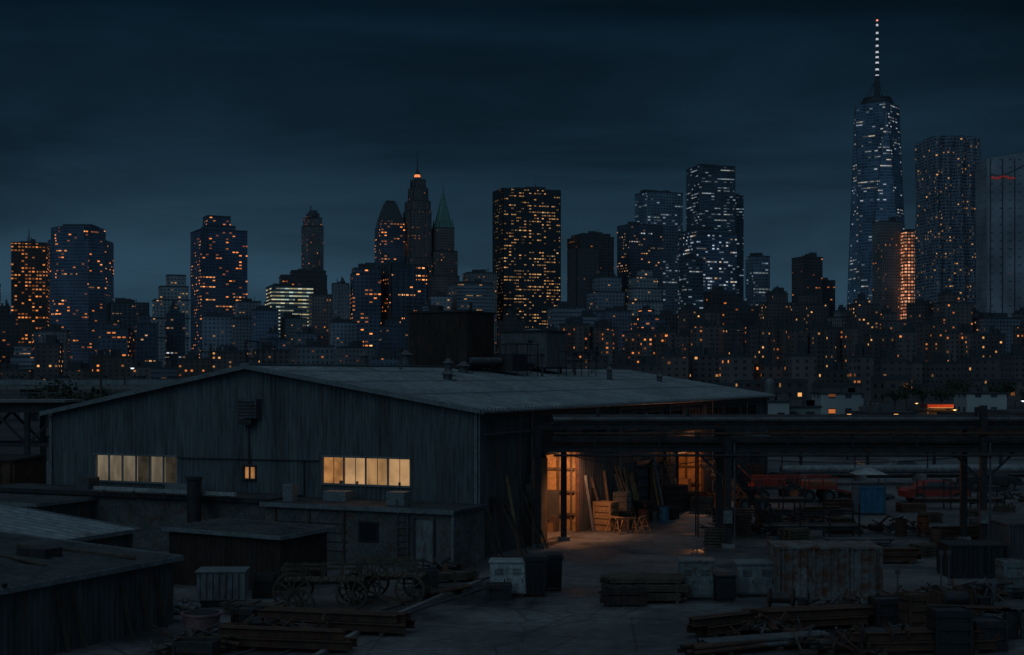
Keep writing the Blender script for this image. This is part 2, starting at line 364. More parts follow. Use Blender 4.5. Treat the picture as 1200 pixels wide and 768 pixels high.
# ---------------------------------------------------------------- rooftop structures
def hut(name,a,bb,sa,sb,z0,z1,m,ribs=True):
    h=B(); p=W(a-sa/2,bb-sb/2,0)
    for (q,dr,nr,L) in ((p,GA,-D,sa),(W(a-sa/2,bb+sb/2,0),GA,D,sa),(p,D,-GA,sb),(W(a+sa/2,bb-sb/2,0),D,GA,sb)):
        corr(h,q,dr,nr,0,L,z0+.35,lambda s:z1,m,per=.3,dep=.04)
    c=W(a,bb,0)
    h.box((c.x,c.y,z1+.05),(sa+.25,sb+.25,.12),steel,RZ)
    h.box((c.x,c.y,z0+.3),(sa+.1,sb+.1,.14),steel,RZ)
    for i in (-1,1):
        for j in (-1,1):
            q=W(a+i*sa*.42,bb+j*sb*.42,0); h.beam((q.x,q.y,z0-.5),(q.x,q.y,z0+.3),.15,.15,steel)
    return h
h=hut('x',12.7,22.8,4.05,3.9,8.5,12.2,darkbox)
c=W(12.7,22.8,0); h.box((c.x-1,c.y,12.45),(.7,.7,.5),steel,RZ); h.cyl((c.x+1.2,c.y,12.1),(c.x+1.2,c.y,12.9),.1,steel); h.finish('rooftop_lift_housing')
h=hut('x',11.2,32.3,3.4,3.4,8.5,11.25,surf('weathered_galv',(.18,.19,.195),(.10,.105,.11),rough=.6,stretch=(1,1,.3),rust=.25)); c=W(11.2,32.3,0); h.cyl((c.x,c.y,11.3),(c.x,c.y,11.5),1.2,trim,20,r2=.3); h.finish('rooftop_plant_room')
def railing(name,pts,z,hh=1.1,m=steel):
    r=B()
    for (p,q) in zip(pts,pts[1:]):
        p=Vector(p);q=Vector(q)
        for k in (hh,hh*.55): r.cyl((p.x,p.y,z+k),(q.x,q.y,z+k),.03,m,6)
        n=max(1,int((q-p).length/1.3))
        for i in range(n+1):
            t=p.lerp(q,i/n); r.cyl((t.x,t.y,z-.6),(t.x,t.y,z+hh),.035,m,6)
    return r
railing('r',[W(8.6,22,0),W(8.6,27,0),W(13,27,0)],8.7,1.6).finish('roof_railing')
railing('r',[W(8.4,30,0),W(8.4,37,0),W(12,37,0)],8.6,1.3).finish('roof_railing')
for a,bb,hh,r in ((9,15,.9,.22),(10,19,.6,.3),(8.5,27.5,1.6,.07),(10,29,2.3,.05),(7.5,12,.5,.25),(9.5,39,1.9,.05),(7,36,.9,.18),(10.5,42,1.2,.05),(6,44,.6,.2),(9.2,35,1.6,.08),(11,13,1.3,.06),(12.6,16.5,1.0,.3),(12.2,11,.8,.2)):
    v=B(); z=gtop(a); p=W(a,bb,z-.1); v.cyl(p,p+Vector((0,0,hh)),r,steel_l,12)
    v.box(p+Vector((0,0,.12)),(r*3,r*3,.2),steel_l,RZ)
    if r>.15: v.cyl(p+Vector((0,0,hh)),p+Vector((0,0,hh+.28)),r*1.6,steel_l,14,r2=r*.3)
    else: v.box(p+Vector((0,0,hh)),(.3,.12,.2),steel,RZ)
    v.finish('roof_vent' if r>.15 else 'roof_mast')
v=B(); c=W(9.6,24.6,9.1); v.box(c,(1.6,2.2,1.1),steel,RZ); v.cyl(W(9.6,23.4,9.2),W(10.6,21,9.2),.22,steel_l,12); v.cyl(W(9.6,25.5,9.0),W(9.6,28.4,9.0),.18,steel,12)
for k in range(6): v.box(W(8.78,24.6,8.7+k*.16),(.04,2,.03),steel_l,RZ)
v.finish('rooftop_air_handler')
for a,bb in ((14.5,3),(15.5,6)):
    v=B(); z=gtop(a)
    for k in (0,1.1): v.cyl(W(a,bb+k,z-.2),W(a,bb+k,z+1.8),.04,steel,6)
    v.cyl(W(a,bb,z+1.8),W(a,bb+1.1,z+1.8),.04,steel,6); v.cyl(W(a,bb,z+.9),W(a,bb+1.1,z+.9),.03,steel,6); v.finish('roof_ladder_frame')
# ---------------------------------------------------------------- annexes and sheds
def shed(name,cor,la,lb,z0,z1,mw,mr,overh=.2,zc=None):
    s=B(); c=Vector((cor[0],cor[1],0)); P=lambda a,bb,z:(c+GA*a+D*bb).to_tuple()[:2]+(z,)
    zt=lambda t:z0+(z1-z0)*t/la
    corr(s,c,GA,-D,0,la,0,zt,mw); corr(s,c+D*lb,GA,D,0,la,0,zt,mw)
    corr(s,c,D,-GA,0,lb,0,lambda t:z0,mw); corr(s,c+GA*la,D,GA,0,lb,0,lambda t:z1,mw)
    q=.11; n=int((lb+2*overh)/q); vs=[]
    g=(z1-z0)/la
    for i in range(n+1):
        o=.05*[0,0,0,1,1][i%5]+.04; vs+=[P(-overh,-overh+i*q,z0+o-overh*g),P(la+overh,-overh+i*q,z1+o+overh*g)]
    s.add(vs,[(2*i,2*i+1,2*i+3,2*i+2) for i in range(n)],mr)
    s.beam(P(-overh-.03,-overh,z0-overh*g),P(-overh-.03,lb+overh,z0-overh*g),.06,.16,trim)
    s.beam(P(-overh,-overh-.04,z0-overh*g),P(la+overh,-overh-.04,z1+overh*g),.06,.16,trim)
    s.beam(P(-overh,lb+overh+.04,z0-overh*g),P(la+overh,lb+overh+.04,z1+overh*g),.06,.16,trim)
    return s,P
an_w=surf('annex_wall',(.17,.17,.165),(.085,.085,.085),rough=.85,scale=.8,rust=.35)
s=B(); A0=Vector((-2.55,60.7,0)); P=lambda a,bb,z:(A0+GA*a+D*bb).to_tuple()[:2]+(z,)
def pbox(s,a0,a1,b0,b1,z0,z1,m):
    c=P((a0+a1)/2,(b0+b1)/2,(z0+z1)/2); s.box(c,(a1-a0,b1-b0,z1-z0),m,RZ)
pbox(s,0,9.5,0,3.2,0,2.4,an_w); pbox(s,-.15,9.65,-.2,3.3,2.4,2.52,bitumen); pbox(s,-.17,9.67,-.24,-.2,2.36,2.56,trim)
pbox(s,9.7,27,.6,3.3,0,2.5,an_w); pbox(s,9.68,27.2,.3,3.35,2.5,2.62,bitumen); pbox(s,9.68,27.2,.26,.3,2.46,2.66,steel)
pbox(s,.9,1.75,-.05,-.002,0,2.05,galv); pbox(s,.8,.9,-.07,0,0,2.15,steel); pbox(s,1.75,1.85,-.07,0,0,2.15,steel)
pbox(s,3.6,4.6,-.06,0,1.0,1.9,steel); pbox(s,3.68,4.52,-.075,-.06,1.08,1.82,dglass)
for z in (.5,.9,1.3,1.7): pbox(s,5.2,9,-.03,0,z,z+.03,steel)
pbox(s,-.1,.0,-.1,0,0,2.4,trim)
for k in (5.3,7.1,8.9): pbox(s,k,k+.1,-.08,0,0,2.4,timber)
for k in range(9): pbox(s,2.1,2.6,-.12,-.08,.3+k*.28,.33+k*.28,steel_l)
for k in (2.07,2.6): pbox(s,k,k+.04,-.13,-.07,.1,2.9,steel_l)
for a,bb,x_,y_,z_ in ((3,1.2,.9,.7,.5),(6.5,2,1.2,.8,.35),(8.6,.8,.5,.5,.7),(15,1.6,1.4,1,.4),(21,1.5,.8,.8,.6)): pbox(s,a,a+x_,bb,bb+y_,2.52,2.6+z_,random.choice([steel_l,steel,trim]))
s.finish('flat_roof_annex')
s=B(); s.beam(P(11,-.2,2.85),P(19.5,.2,2.85),.2,.16,white)
for k in range(5): s.beam(P(11.5+k*1.8,-.1,2.5),P(11.5+k*1.8,-.1,2.8),.1,.1,steel)
s.finish('white_roof_pipe')
s=B(); p=P(13,-.6,0); s.cyl((p[0],p[1],0),(p[0],p[1],3.5),.33,steel,16); s.cyl((p[0],p[1],3.5),(p[0],p[1],3.62),.38,steel,16); s.cyl((p[0],p[1],2.7),(p[0],p[1],2.8),.37,steel,16); s.finish('steel_chimney')
x,y=gp(328,694); s,P2=shed('x',(x,y),5.2,3.4,2.1,2.2,darkbox,bitumen); s.finish('dark_storage_shed')
s,P2=shed('x',(-11.3-.413*8,47.5-.911*8),9,8,2.2,2.7,clad_s,bitumen)
for k in (.5,1.3,2.2,4.4,5.1): s.beam(P2(-.25,7.8-k,0),P2(-.08,7.5-k,U(1.3,1.9)),.12,.04,timber)
for k in (1.5,3.6,5.9): s.beam(P2(-.2,.1,2.34+0*k),P2(-.2,.2,2.36),.1,.1,steel)
s.box(P2(3.2,5.2,2.55),(1.2,.8,.3),steel,RZ); s.beam(P2(.5,6.6,2.36),P2(5,6.1,2.6),.14,.08,timber); s.beam(P2(1.5,3.6,2.42),P2(4.6,4.4,2.58),.18,.05,timber)
s.finish('corrugated_shed')
s,P2=shed('x',(-15.2-.413*8,57-.911*8),9,8,2.1,3.0,clad_s,roofm); s.finish('corrugated_shed')
s,P2=shed('x',(-22,66),9,5,2.3,2.3,clad_s,bitumen); s.finish('corrugated_shed')
# ---------------------------------------------------------------- pipe rack
r=B(); zl,zh=4.75,5.85; Y1,Y2=68.5,71.5
cols=[10.4,22.7,35,47]
for yy in (Y1,Y2):
    r.ibeam((1.1 if yy==Y1 else 2.4,yy,zh),(58,yy,zh),.2,.32,steel); r.ibeam((1.1 if yy==Y1 else 2.4,yy,zl),(58,yy,zl),.2,.3,steel)
    for xx in [1.25 if yy==Y1 else 2.6]+cols:
        r.beam((xx,yy,0),(xx,yy,(6.85 if xx>11 and yy==Y1 else 5.7)),.3,.3,steel)
        r.box((xx,yy,.1),(.6,.6,.2),concr)
for xx in [2.7]+cols:
    r.beam((xx,Y1,zl),(xx,Y2,zl),.2,.25,steel); r.beam((xx,Y1,zh),(xx,Y2,zh),.2,.25,steel)
xx=4
while xx<58:
    r.beam((xx,Y1,zl),(xx,Y2,zl),.1,.14,steel); r.beam((xx,Y1,zh),(xx,Y2,zh),.1,.14,steel)
    r.beam((xx,Y1,zl+.15),(xx,Y1,zh-.16),.08,.08,steel); xx+=3.1
for (yy,z,rr,m) in ((69.0,zh+.3,.13,steel_l),(69.6,zh+.27,.1,steel),(70.3,zh+.35,.17,steel),(71,zh+.25,.09,rusty),(69.2,zl+.3,.14,steel),(70,zl+.36,.2,steel),(70.8,zl+.26,.1,steel_l),(68.3,zl-.3,.06,steel),(68.25,zh-.35,.05,rusty)):
    r.cyl((2.0,yy,z),(58,yy,z),rr,m,12)
    xx=6+R()*4
    while xx<57: r.cyl((xx,yy,z),(xx+.14,yy,z),rr*1.35,m,12); xx+=U(4,8)
for xx in cols[:3]:
    for sx in (-1,1): r.beam((xx,Y1,zl-1.6),(xx+sx*1.5,Y1,zl-.15),.1,.1,steel)
    r.cyl((xx+.3,Y1-.1,.3),(xx+.3,Y1-.1,zl+.3),.05,steel_l,8); r.box((xx-.05,Y1-.28,1.5),(.4,.25,.6),greyp)
for xx in (13,16.5,20): r.cyl((xx,Y1-.05,zl-.2),(xx,Y1-.05,zl-.9),.03,steel,6)
for xx in (4.2,8.6,22.7): r.cyl((xx,69.6,zh+.27),(xx,69.6,zh+.9),.08,steel,8)
r.finish('pipe_rack')
# access stair under the rack
c=B(); sa_=Vector((13.6,73,0)); sb_=Vector((10.9,73,4.4))
for yy in (0,.9):
    c.beam(sa_+Vector((0,yy,0)),sb_+Vector((0,yy,0)),.06,.22,steel); c.cyl(sa_+Vector((0,yy,1)),sb_+Vector((0,yy,1)),.03,steel_l,6)
    for k in range(5): q=sa_.lerp(sb_,k/4)+Vector((0,yy,0)); c.cyl(q,q+Vector((0,0,1)),.025,steel_l,6)
for k in range(1,20): q=sa_.lerp(sb_,k/20); c.box((q.x,q.y+.45,q.z),(.24,.86,.03),steel_l)
c.box((10.2,73.45,4.4),(1.4,1,.08),steel)
for xx,yy in ((9.55,73),(10.85,73),(9.55,73.9),(10.85,73.9)): c.beam((xx,yy,0),(xx,yy,5.4),.07,.07,steel)
c.finish('steel_access_stair')
cb=B()
for (p,q,sag) in (((3,68.3,4.4),(10.4,68.3,4.5),.5),((10.4,68.3,4.4),(22.7,68.3,4.5),.35),((-1.5,64,6.4),(2.2,68.3,6.1),.5),((22.7,68.4,6.6),(40,69,6.9),.6)):
    p=Vector(p);q=Vector(q); last=p
    for i in range(1,13):
        t=i/12; c=p.lerp(q,t); c.z-=sag*4*t*(1-t); cb.cyl(last,c,.025,steel,5,cap=False); last=c
cb.finish('slung_cable')
r=B()
for (y,z,rr,m) in ((108,1.15,.33,galv),(109,.6,.2,steel_l),(106,.25,.14,steel_l)):
    r.cyl((xat(915,y),y,z),(75,y+3,z),rr,m,12)
x=22
while x<74: r.box((x,108.2,.4),(.4,2.4,.8),concr); x+=4.5
r.finish('ground_pipeline')
s=B(); y=150; s.box((60,y+8,1.2),(76,14,2.4),brown)
for k in range(26): s.box((23+k*3,y+.9,1.2),(.3,.3,2.5),darkbox)
s.box((60,y+8,2.5),(77,15,.3),bitumen)
for (x,wd,hh) in ((40,6,3.4),(52,9,4.2),(66,5,3.7)): s.box((x,y+6,hh/2),(wd,6,hh),darkbox)
s.finish('long_brick_depot')
r=B()
for z in (3.3,2.3): r.ibeam((18,128,z),(80,128,z),.25,.35,rusty)
x=20
while x<80: r.beam((x,128,0),(x,128,3.5),.25,.25,steel); r.beam((x,128,2.3),(x+3,128,3.2),.08,.08,steel); x+=6
r.finish('steel_gantry')
# ---------------------------------------------------------------- left trestle
r=B()
for yy in (88,91):
    r.ibeam((-60,yy,6.3),(-27.5,yy,6.3),.3,.6,steel); r.beam((-60,yy,4.0),(-28,yy,4.0),.2,.25,steel)
    x=-58
    while x<-28: r.beam((x,yy,0),(x,yy,6.0),.3,.3,steel); r.beam((x,yy,4),(x+2,yy,6),.15,.15,steel); r.beam((x+2,yy,6),(x+4,yy,4),.15,.15,steel); x+=4
r.box((-44,89.5,6.7),(33,4,.15),concr)
for k in range(26): r.cyl((-60+k*1.25,88,6.7),(-60+k*1.25,88,7.7),.03,steel_l,6)
r.cyl((-60,88,7.7),(-28,88,7.7),.04,steel_l,6); r.cyl((-60,88,7.2),(-28,88,7.2),.03,steel_l,6)
r.finish('steel_trestle_walkway')
s=B(); s.box((-33,84,1.7),(9,5,3.4),rusty); s.box((-33,84,3.45),(9.3,5.3,.12),steel)
for k in range(14): s.box((-37.2+k*.65,81.45,1.7),(.08,.1,3.2),rusty)
s.finish('rusted_container_stack')
# ---------------------------------------------------------------- yard objects
def crate(x,y,sx,sy,sz,m=timber,rz=0,name='wooden_crate'):
    c=B(); R_=Matrix.Rotation(rz,3,'Z')
    T=lambda p:(R_@Vector(p))+Vector((x,y,0))
    c.box(T((0,0,sz/2)),(sx-.06,sy-.06,sz-.04),m,rz)
    n=max(2,int(sz/.3))
    for i in range(n):
        z=.08+(sz-.16)*i/(n-1)
        for sy_ in (-1,1): c.box(T((0,sy_*sy/2,z)),(sx,.04,sz/n*.7),m,rz)
        for sx_ in (-1,1): c.box(T((sx_*sx/2,0,z)),(.04,sy-.1,sz/n*.7),m,rz)
    for i in (-1,1):
        for j in (-1,1): c.box(T((i*(sx/2-.05),j*(sy/2+.035),sz/2)),(.1,.04,sz),m,rz)
    return c.finish(name,bevel=.008)
def barrel(x,y,m,r=.3,hh=.88,name='steel_drum'):
    c=B(); c.cyl((x,y,0),(x,y,hh),r,m,20)
    for z in (.02,.3,.58,.86): c.cyl((x,y,z-.015),(x,y,z+.02),r*1.05,m,20)
    c.cyl((x+.12,y,hh),(x+.12,y,hh+.03),.04,steel,8); return c.finish(name)
def cabinet(x,y,sx,sy,sz,m,rz=0,name='utility_cabinet',door=True):
    c=B(); R_=Matrix.Rotation(rz,3,'Z'); T=lambda p:(R_@Vector(p))+Vector((x,y,0))
    c.box(T((0,0,.06)),(sx*.92,sy*.92,.12),steel,rz); c.box(T((0,0,.12+(sz-.2)/2)),(sx,sy,sz-.2),m,rz); c.box(T((0,0,sz-.04)),(sx+.1,sy+.1,.08),m,rz)
    n=2 if sx>1 else 1
    for i in range(n):
        xx=-sx/2+sx*(i+.5)/n; c.box(T((xx,-sy/2-.012,sz*.5)),(sx/n-.08,.024,sz*.72),m,rz)
        for k in range(5): c.box(T((xx,-sy/2-.03,sz*.62+k*.05)),(sx/n*.5,.02,.02),steel,rz)
        c.box(T((xx+sx/n*.3,-sy/2-.04,sz*.45)),(.03,.04,.16),steel,rz)
    return c.finish(name,bevel=.012)
def dumpster(x,y,sx,sy,sz,m,rz=0,lid=True,name='waste_bin'):
    c=B(); R_=Matrix.Rotation(rz,3,'Z'); T=lambda p:(R_@Vector(p))+Vector((x,y,0))
    vs=[T(p) for p in ((-sx*.44,-sy*.4,.12),(sx*.44,-sy*.4,.12),(sx*.44,sy*.4,.12),(-sx*.44,sy*.4,.12),(-sx/2,-sy/2,sz),(sx/2,-sy/2,sz),(sx/2,sy/2,sz),(-sx/2,sy/2,sz))]
    c.add(vs,[(0,3,2,1),(4,5,6,7),(0,1,5,4),(1,2,6,5),(2,3,7,6),(3,0,4,7)],m)
    for j in (-1,1): c.box(T((0,j*sy/2,sz-.05)),(sx+.08,.08,.1),m,rz)
    for j in (-1,1): c.box(T((j*sx/2,0,sz-.05)),(.08,sy-.1,.1),m,rz)
    if lid: c.box(T((0,0,sz+.05)),(sx,sy,.06),m,rz,rx=.04)
    for i in (-1,1):
        for j in (-1,1): c.cyl(T((i*sx*.38-.03,j*sy*.33,.08)),T((i*sx*.38+.03,j*sy*.33,.08)),.08,rubber,10)
    for i in range(4): c.box(T((-sx*.36+i*sx*.24,-sy*.46,sz*.5)),(.05,.1,sz*.7),m,rz)
    return c.finish(name,bevel=.01)
def plank_stack(x,y,L,wd,n,rz,m=timber,name='timber_stack'):
    c=B(); R_=Matrix.Rotation(rz,3,'Z'); T=lambda p:(R_@Vector(p))+Vector((x,y,0))
    for i in range(3): c.box(T((-L*.38+i*L*.38,0,.06)),(.12,wd,.12),m,rz)
    z=.12
    for l in range(n):
        t=.09; k=-wd/2+.1
        while k<wd/2-.05:
            ll=L*U(.86,1.05); c.box(T((U(-.1,.1),k,z+t/2)),(ll,U(.15,.2),t*.9),m,rz+U(-.015,.015)); k+=.22
        z+=t
        if l%3==2:
            for i in range(3): c.box(T((-L*.38+i*L*.38,0,z+.025)),(.08,wd,.05),m,rz)
            z+=.05
    return c.finish(name)
def pipe_stack(x,y,L,n,r,rz,m=steel,name='pipe_stack'):
    c=B(); R_=Matrix.Rotation(rz,3,'Z'); T=lambda p:(R_@Vector(p))+Vector((x,y,0))
    for i in (-1,1): c.box(T((i*L*.35,0,.06)),(.14,n*2*r+.3,.12),timber,rz)
    for row in range(max(1,n//2)):
        for i in range(n-row):
            yy=(i-(n-row-1)/2)*2.05*r; z=.12+r+row*r*1.75; dx=U(-.25,.25)
            a,bb=T((-L/2+dx,yy,z)),T((L/2+dx,yy,z)); c.cyl(a,bb,r,m,12,cap=False); c.cyl(a,bb,r*.8,rubber,12)
    return c.finish(name)
def beam_stack(x,y,L,n,rz,m=rusty,name='steel_beam_stack'):
    c=B(); R_=Matrix.Rotation(rz,3,'Z'); T=lambda p:(R_@Vector(p))+Vector((x,y,0))
    for i in (-1,1): c.box(T((i*L*.35,0,.06)),(.15,n*.32,.12),timber,rz)
    for l in range(2):
        for i in range(n-l):
            yy=(i-(n-l-1)/2)*.3; dx=U(-.3,.3); c.ibeam(T((-L/2+dx,yy,.26+l*.27)),T((L/2+dx,yy,.26+l*.27)),.2,.25,m,.025)
    return c.finish(name)
def reel(x,y,r,wd,rz,m=timber):
    c=B(); ax=Vector((math.cos(rz),math.sin(rz),0)); p=Vector((x,y,r))
    for s_ in (-1,1): c.cyl(p+ax*s_*wd/2,p+ax*s_*(wd/2+.06),r,m,22)
    c.cyl(p-ax*wd/2,p+ax*wd/2,r*.6,rubber,18); return c.finish('cable_reel')
def pallet_pile(x,y,n,rz):
    c=B(); R_=Matrix.Rotation(rz,3,'Z')
    for l in range(n):
        dz=l*.14; j=U(-.05,.05); T=lambda p:(R_@Vector(p))+Vector((x+j,y,dz))
        for k in (-.45,0,.45): c.box(T((0,k,.05)),(1.2,.1,.08),timber,rz)
        for k in range(6): c.box(T((-.52+k*.21,0,.115)),(.13,1,.022),timber,rz)
    return c.finish('pallet_stack')
def ladder(p,q,wd,dr,m=timber_o):
    c=B(); p=Vector(p);q=Vector(q);d=Vector(dr).normalized()*wd/2
    for s_ in (-1,1): c.beam(p+d*s_,q+d*s_,.05,.08,m)
    n=int((q-p).length/.3)
    for i in range(1,n): t=p.lerp(q,i/n); c.cyl(t-d,t+d,.02,m,6)
    return c.finish('leaning_ladder')
def sawhorse(x,y,rz,m=timber_o,s=1.0):
    c=B(); R_=Matrix.Rotation(rz,3,'Z'); T=lambda p:(R_@Vector(p)*s)+Vector((x,y,0))
    c.beam(T((-.6,0,.8)),T((.6,0,.8)),.1,.1,m)
    for i in (-.5,.5):
        for j in (-.3,.3): c.beam(T((i,0,.78)),T((i*1.1,j,0)),.07,.05,m)
        c.beam(T((i,-.2,.3)),T((i,.2,.3)),.04,.06,m)
    return c.finish('sawhorse')
def scrap(x,y,rx,ry,hh,n=46,ms=None):
    c=B(); ms=ms or [rusty,steel,steel_l,timber,darkbox,steel,rusty]
    for k in range(n):
        a=U(0,6.28); q=U(0,1)**.6; px_,py_=x+math.cos(a)*rx*q,y+math.sin(a)*ry*q; z=.06+hh*(1-q)*U(.2,1)
        t=R(); m=random.choice(ms)
        if t<.4:
            d=Vector((U(-1,1),U(-1,1),U(-.3,.45))).normalized()*U(.4,1.0); p=Vector((px_,py_,z+.2)); c.beam(p-d*.6,p+d*.6,U(.04,.1),U(.03,.08),m)
        elif t<.6: d=Vector((U(-1,1),U(-1,1),U(-.2,.3))).normalized()*U(.3,.9); p=Vector((px_,py_,z+.15)); c.cyl(p-d,p+d,U(.02,.07),m,9)
        else: c.box((px_,py_,z),(U(.15,.55),U(.15,.5),U(.05,.35)),m,U(0,3),U(-.5,.5),U(-.5,.5))
    return c.finish('scrap_heap')
def G(px,py): return gp(px,py)
x,y=G(596,700); cabinet(x,y+.5,1.35,.9,1.35,white,-.05,name='generator_enclosure')
x,y=G(588,700); crate(x-.1,y-.35,.9,.6,.55,steel,.05,name='metal_tool_crate')
x,y=G(628,700); dumpster(x,y+.3,.85,.8,1.45,blackp,.05); x,y=G(646,696); dumpster(x+.1,y+.9,.7,.8,1.35,blackp,0)
x,y=G(757,708); plank_stack(x,y+.6,3.0,1.3,8,.0)
x,y=G(733,709); plank_stack(x-.1,y-.3,1.6,.5,6,.0,darkbox)
x,y=G(817,704); cabinet(x,y+.4,1.25,.9,1.5,greyp,-.06)
x,y=G(850,706); cabinet(x,y+.3,.7,.7,1.0,blackp,.1)
x,y=G(886,700); cabinet(x,y+.4,1.45,1,1.3,galv,.03)
def container(x,y,sx,sy,sz,m,rz,name='rusted_container'):
    c=B(); dr=Vector((math.cos(rz),math.sin(rz),0)); nr=Vector((-dr.y,dr.x,0)); o=Vector((x,y,0))-dr*sx/2
    corr(c,o,dr,-nr,0,sx,.12,lambda s:sz,m,per=.28,dep=.05); corr(c,o+nr*sy,dr,nr,0,sx,.12,lambda s:sz,m,per=.28,dep=.05)
    corr(c,o,nr,-dr,0,sy,.12,lambda s:sz,m,per=.28,dep=.04); corr(c,o+dr*sx,nr,dr,0,sy,.12,lambda s:sz,m,per=.28,dep=.04)
    ctr=Vector((x,y,0))+nr*sy/2; c.box((ctr.x,ctr.y,sz+.03),(sx+.15,sy+.15,.08),m,rz); c.box((ctr.x,ctr.y,.1),(sx+.12,sy+.12,.16),m,rz)
    for a in (0,.34,.67,1):
        for bb,s_ in ((0,-1),(1,1)):
            p=o+dr*sx*a+nr*(sy*bb+s_*.07); c.beam((p.x,p.y,.05),(p.x,p.y,sz+.08),.12,.1,m)
    return c.finish(name)
x,y=G(972,704); container(x,y,3.75,2.0,1.9,surf('rusty_white_paint',(.24,.24,.23),(.11,.11,.105),rough=.6,scale=1.1,rust=.7),-.03)
x,y=G(1147,678); container(x,y,2.3,1.6,1.3,blackp,0,'dark_container')
x,y=G(1195,668); container(x+1,y,3,2,1.9,clad_s,0,'dark_container')
for a in ((900,764,4.2,5,.08,.35,steel_l),(868,768,3.6,5,.07,.5,rusty),(1010,766,3.0,5,.06,.2,steel),(1180,740,3,4,.08,.9,steel),(520,700,2.5,3,.07,.9,rusty)):
    x,y=G(a[0],a[1]); pipe_stack(x,y+.4,a[2],a[3],a[4],a[5],a[6])
for a in ((945,738,4.4,4,.25),(1085,766,4,4,.1),(860,745,3.0,3,.55),(1120,735,3.6,3,-.2),(395,742,4.8,4,-.25),(330,764,4,3,-.2)):
    x,y=G(a[0],a[1]); beam_stack(x,y+.3,a[2],a[3],a[4])
for a in ((1045,735,1.1,.8,.9,steel,0.1),(1118,768,1.1,.9,1.3,blackp,.0),(1075,742,.7,.7,1.2,rusty,.2),(1160,764,1,.9,.9,steel,.1),(1190,700,.9,.9,1.3,greyp,0),(985,734,1.6,.9,.5,steel,.1)):
    x,y=G(a[0],a[1]); crate(x,y+.4,a[2],a[3],a[4],a[5],a[6],name='machine_crate')
x,y=G(1170,750)
for k in range(3): barrel(x+k*.62-.2,y+U(-.2,.3),[greyp,steel,steel_l][k],name='white_drum')
def winch(x,y,rz,s=1.0):
    c=B(); R_=Matrix.Rotation(rz,3,'Z'); T=lambda p:(R_@(Vector(p)*s))+Vector((x,y,0))
    c.box(T((0,0,.12)),(2.2*s,.9*s,.16*s),steel,rz)
    for k in (-.7,.45):
        c.box(T((k,0,.6)),(.12*s,.7*s,.9*s),rusty,rz)
        c.cyl(T((k,0,.75)),T((k+.1,0,.75)),.48*s,darkbox,22)
    c.cyl(T((-.7,0,.75)),T((.5,0,.75)),.26*s,steel,18); c.cyl(T((.5,0,.75)),T((1.1,0,.75)),.08*s,steel,10)
    c.box(T((.95,0,.5)),(.45*s,.5*s,.6*s),steel,rz); c.ring(T((1.2,0,.75)),R_@Vector((1,0,0)),.42*s,.08,.07,steel)
    return c.finish('cable_winch',bevel=.01)
x,y=G(1120,728); winch(x,y,.2,1.0); x,y=G(930,712); winch(x-.6,y-1.2,-.3,.7); x,y=G(1030,768); winch(x,y+.3,.1,.75)
def wagon(x,y,rz,L=3.2):
    c=B(); R_=Matrix.Rotation(rz,3,'Z'); T=lambda p:(R_@Vector(p))+Vector((x,y,0)); ax=R_@Vector((0,1,0))
    for i in (-1,1):
        for j in (-1,1):
            r=.68 if i<0 else .56
            c.spokewheel(T((i*L*.36,j*.75,r)),ax,r,timber)
        c.cyl(T((i*L*.36,-.75,.55)),T((i*L*.36,.75,.55)),.05,steel,8)
    c.box(T((0,0,.92)),(L,.9,.1),timber,rz)
    for k in range(9): c.box(T((-L/2+.2+k*L/9,0,1.0)),(L/9-.04,1.15,.04),timber,rz)
    for j in (-1,1):
        c.beam(T((-L/2,j*.58,1.45)),T((L/2,j*.58,1.45)),.06,.1,timber)
        for k in range(5): c.beam(T((-L/2+.1+k*(L-.2)/4,j*.58,.95)),T((-L/2+.1+k*(L-.2)/4,j*.62,1.55)),.06,.06,timber)
    c.beam(T((L/2,0,.6)),T((L/2+1.4,.1,.15)),.08,.08,timber); return c.finish('spoked_wheel_wagon')
x,y=G(375,716); wagon(x,y+.8,.06,2.9); x,y=G(455,710); wagon(x,y+.9,-.12,2.4)
x,y=G(352,724); c=B(); c.spokewheel((x,y,.5),(.25,1,.12),.52,timber); c.finish('wagon_wheel')
x,y=G(258,712); c=B()
c.box((x,y+.5,.75),(1.7,1.1,1.0),galv,.05); c.box((x,y+.5,1.28),(1.8,1.2,.07),galv,.05); c.box((x,y+.5,.14),(1.5,1,.24),steel,.05)
for k in range(7): c.box((x-.7+k*.23,y-.08,.75),(.03,.03,.9),steel,.05)
c.finish('water_storage_tank',bevel=.01)
x,y=G(236,742); c=B()
c.cyl((x,y,0),(x,y,.62),.5,pink,22,r2=.62); c.cyl((x,y,.6),(x,y,.66),.66,pink,22); c.cyl((x,y,.66),(x,y,.67),.58,rubber,22); c.finish('plastic_tub')
x,y=G(216,728)
c=B()
for k in range(40):
    a=U(0,6.28); rr=U(0,.5); c.box((x+math.cos(a)*rr,y+math.sin(a)*rr*.5,.25+U(0,.5)*(1-rr)),(U(.12,.3),U(.1,.25),U(.05,.15)),random.choice([white,tanc,galv]),U(0,3),U(-.4,.4),U(-.4,.4))
c.finish('rubble_sacks')
for px,py,hh in ((1103,700,1.75),(1112,690,1.5),(1052,706,1.2),(1165,738,1.6),(560,682,1.1)):
    x,y=G(px,py); c=B(); c.cyl((x,y,0),(x,y,hh),.03,steel_l,8); c.box((x,y,.03),(.3,.3,.06),concr); c.box((x,y,hh-.1),(.16,.04,.16),steel_l); c.finish('marker_post')
kp=[G(340,790),G(430,738),G(520,700),G(562,684)]
c=B()
for p,q in zip(kp,kp[1:]): c.beam((p[0],p[1],.07),(q[0],q[1],.07),.18,.14,concr)
c.finish('kerb')
c=B()
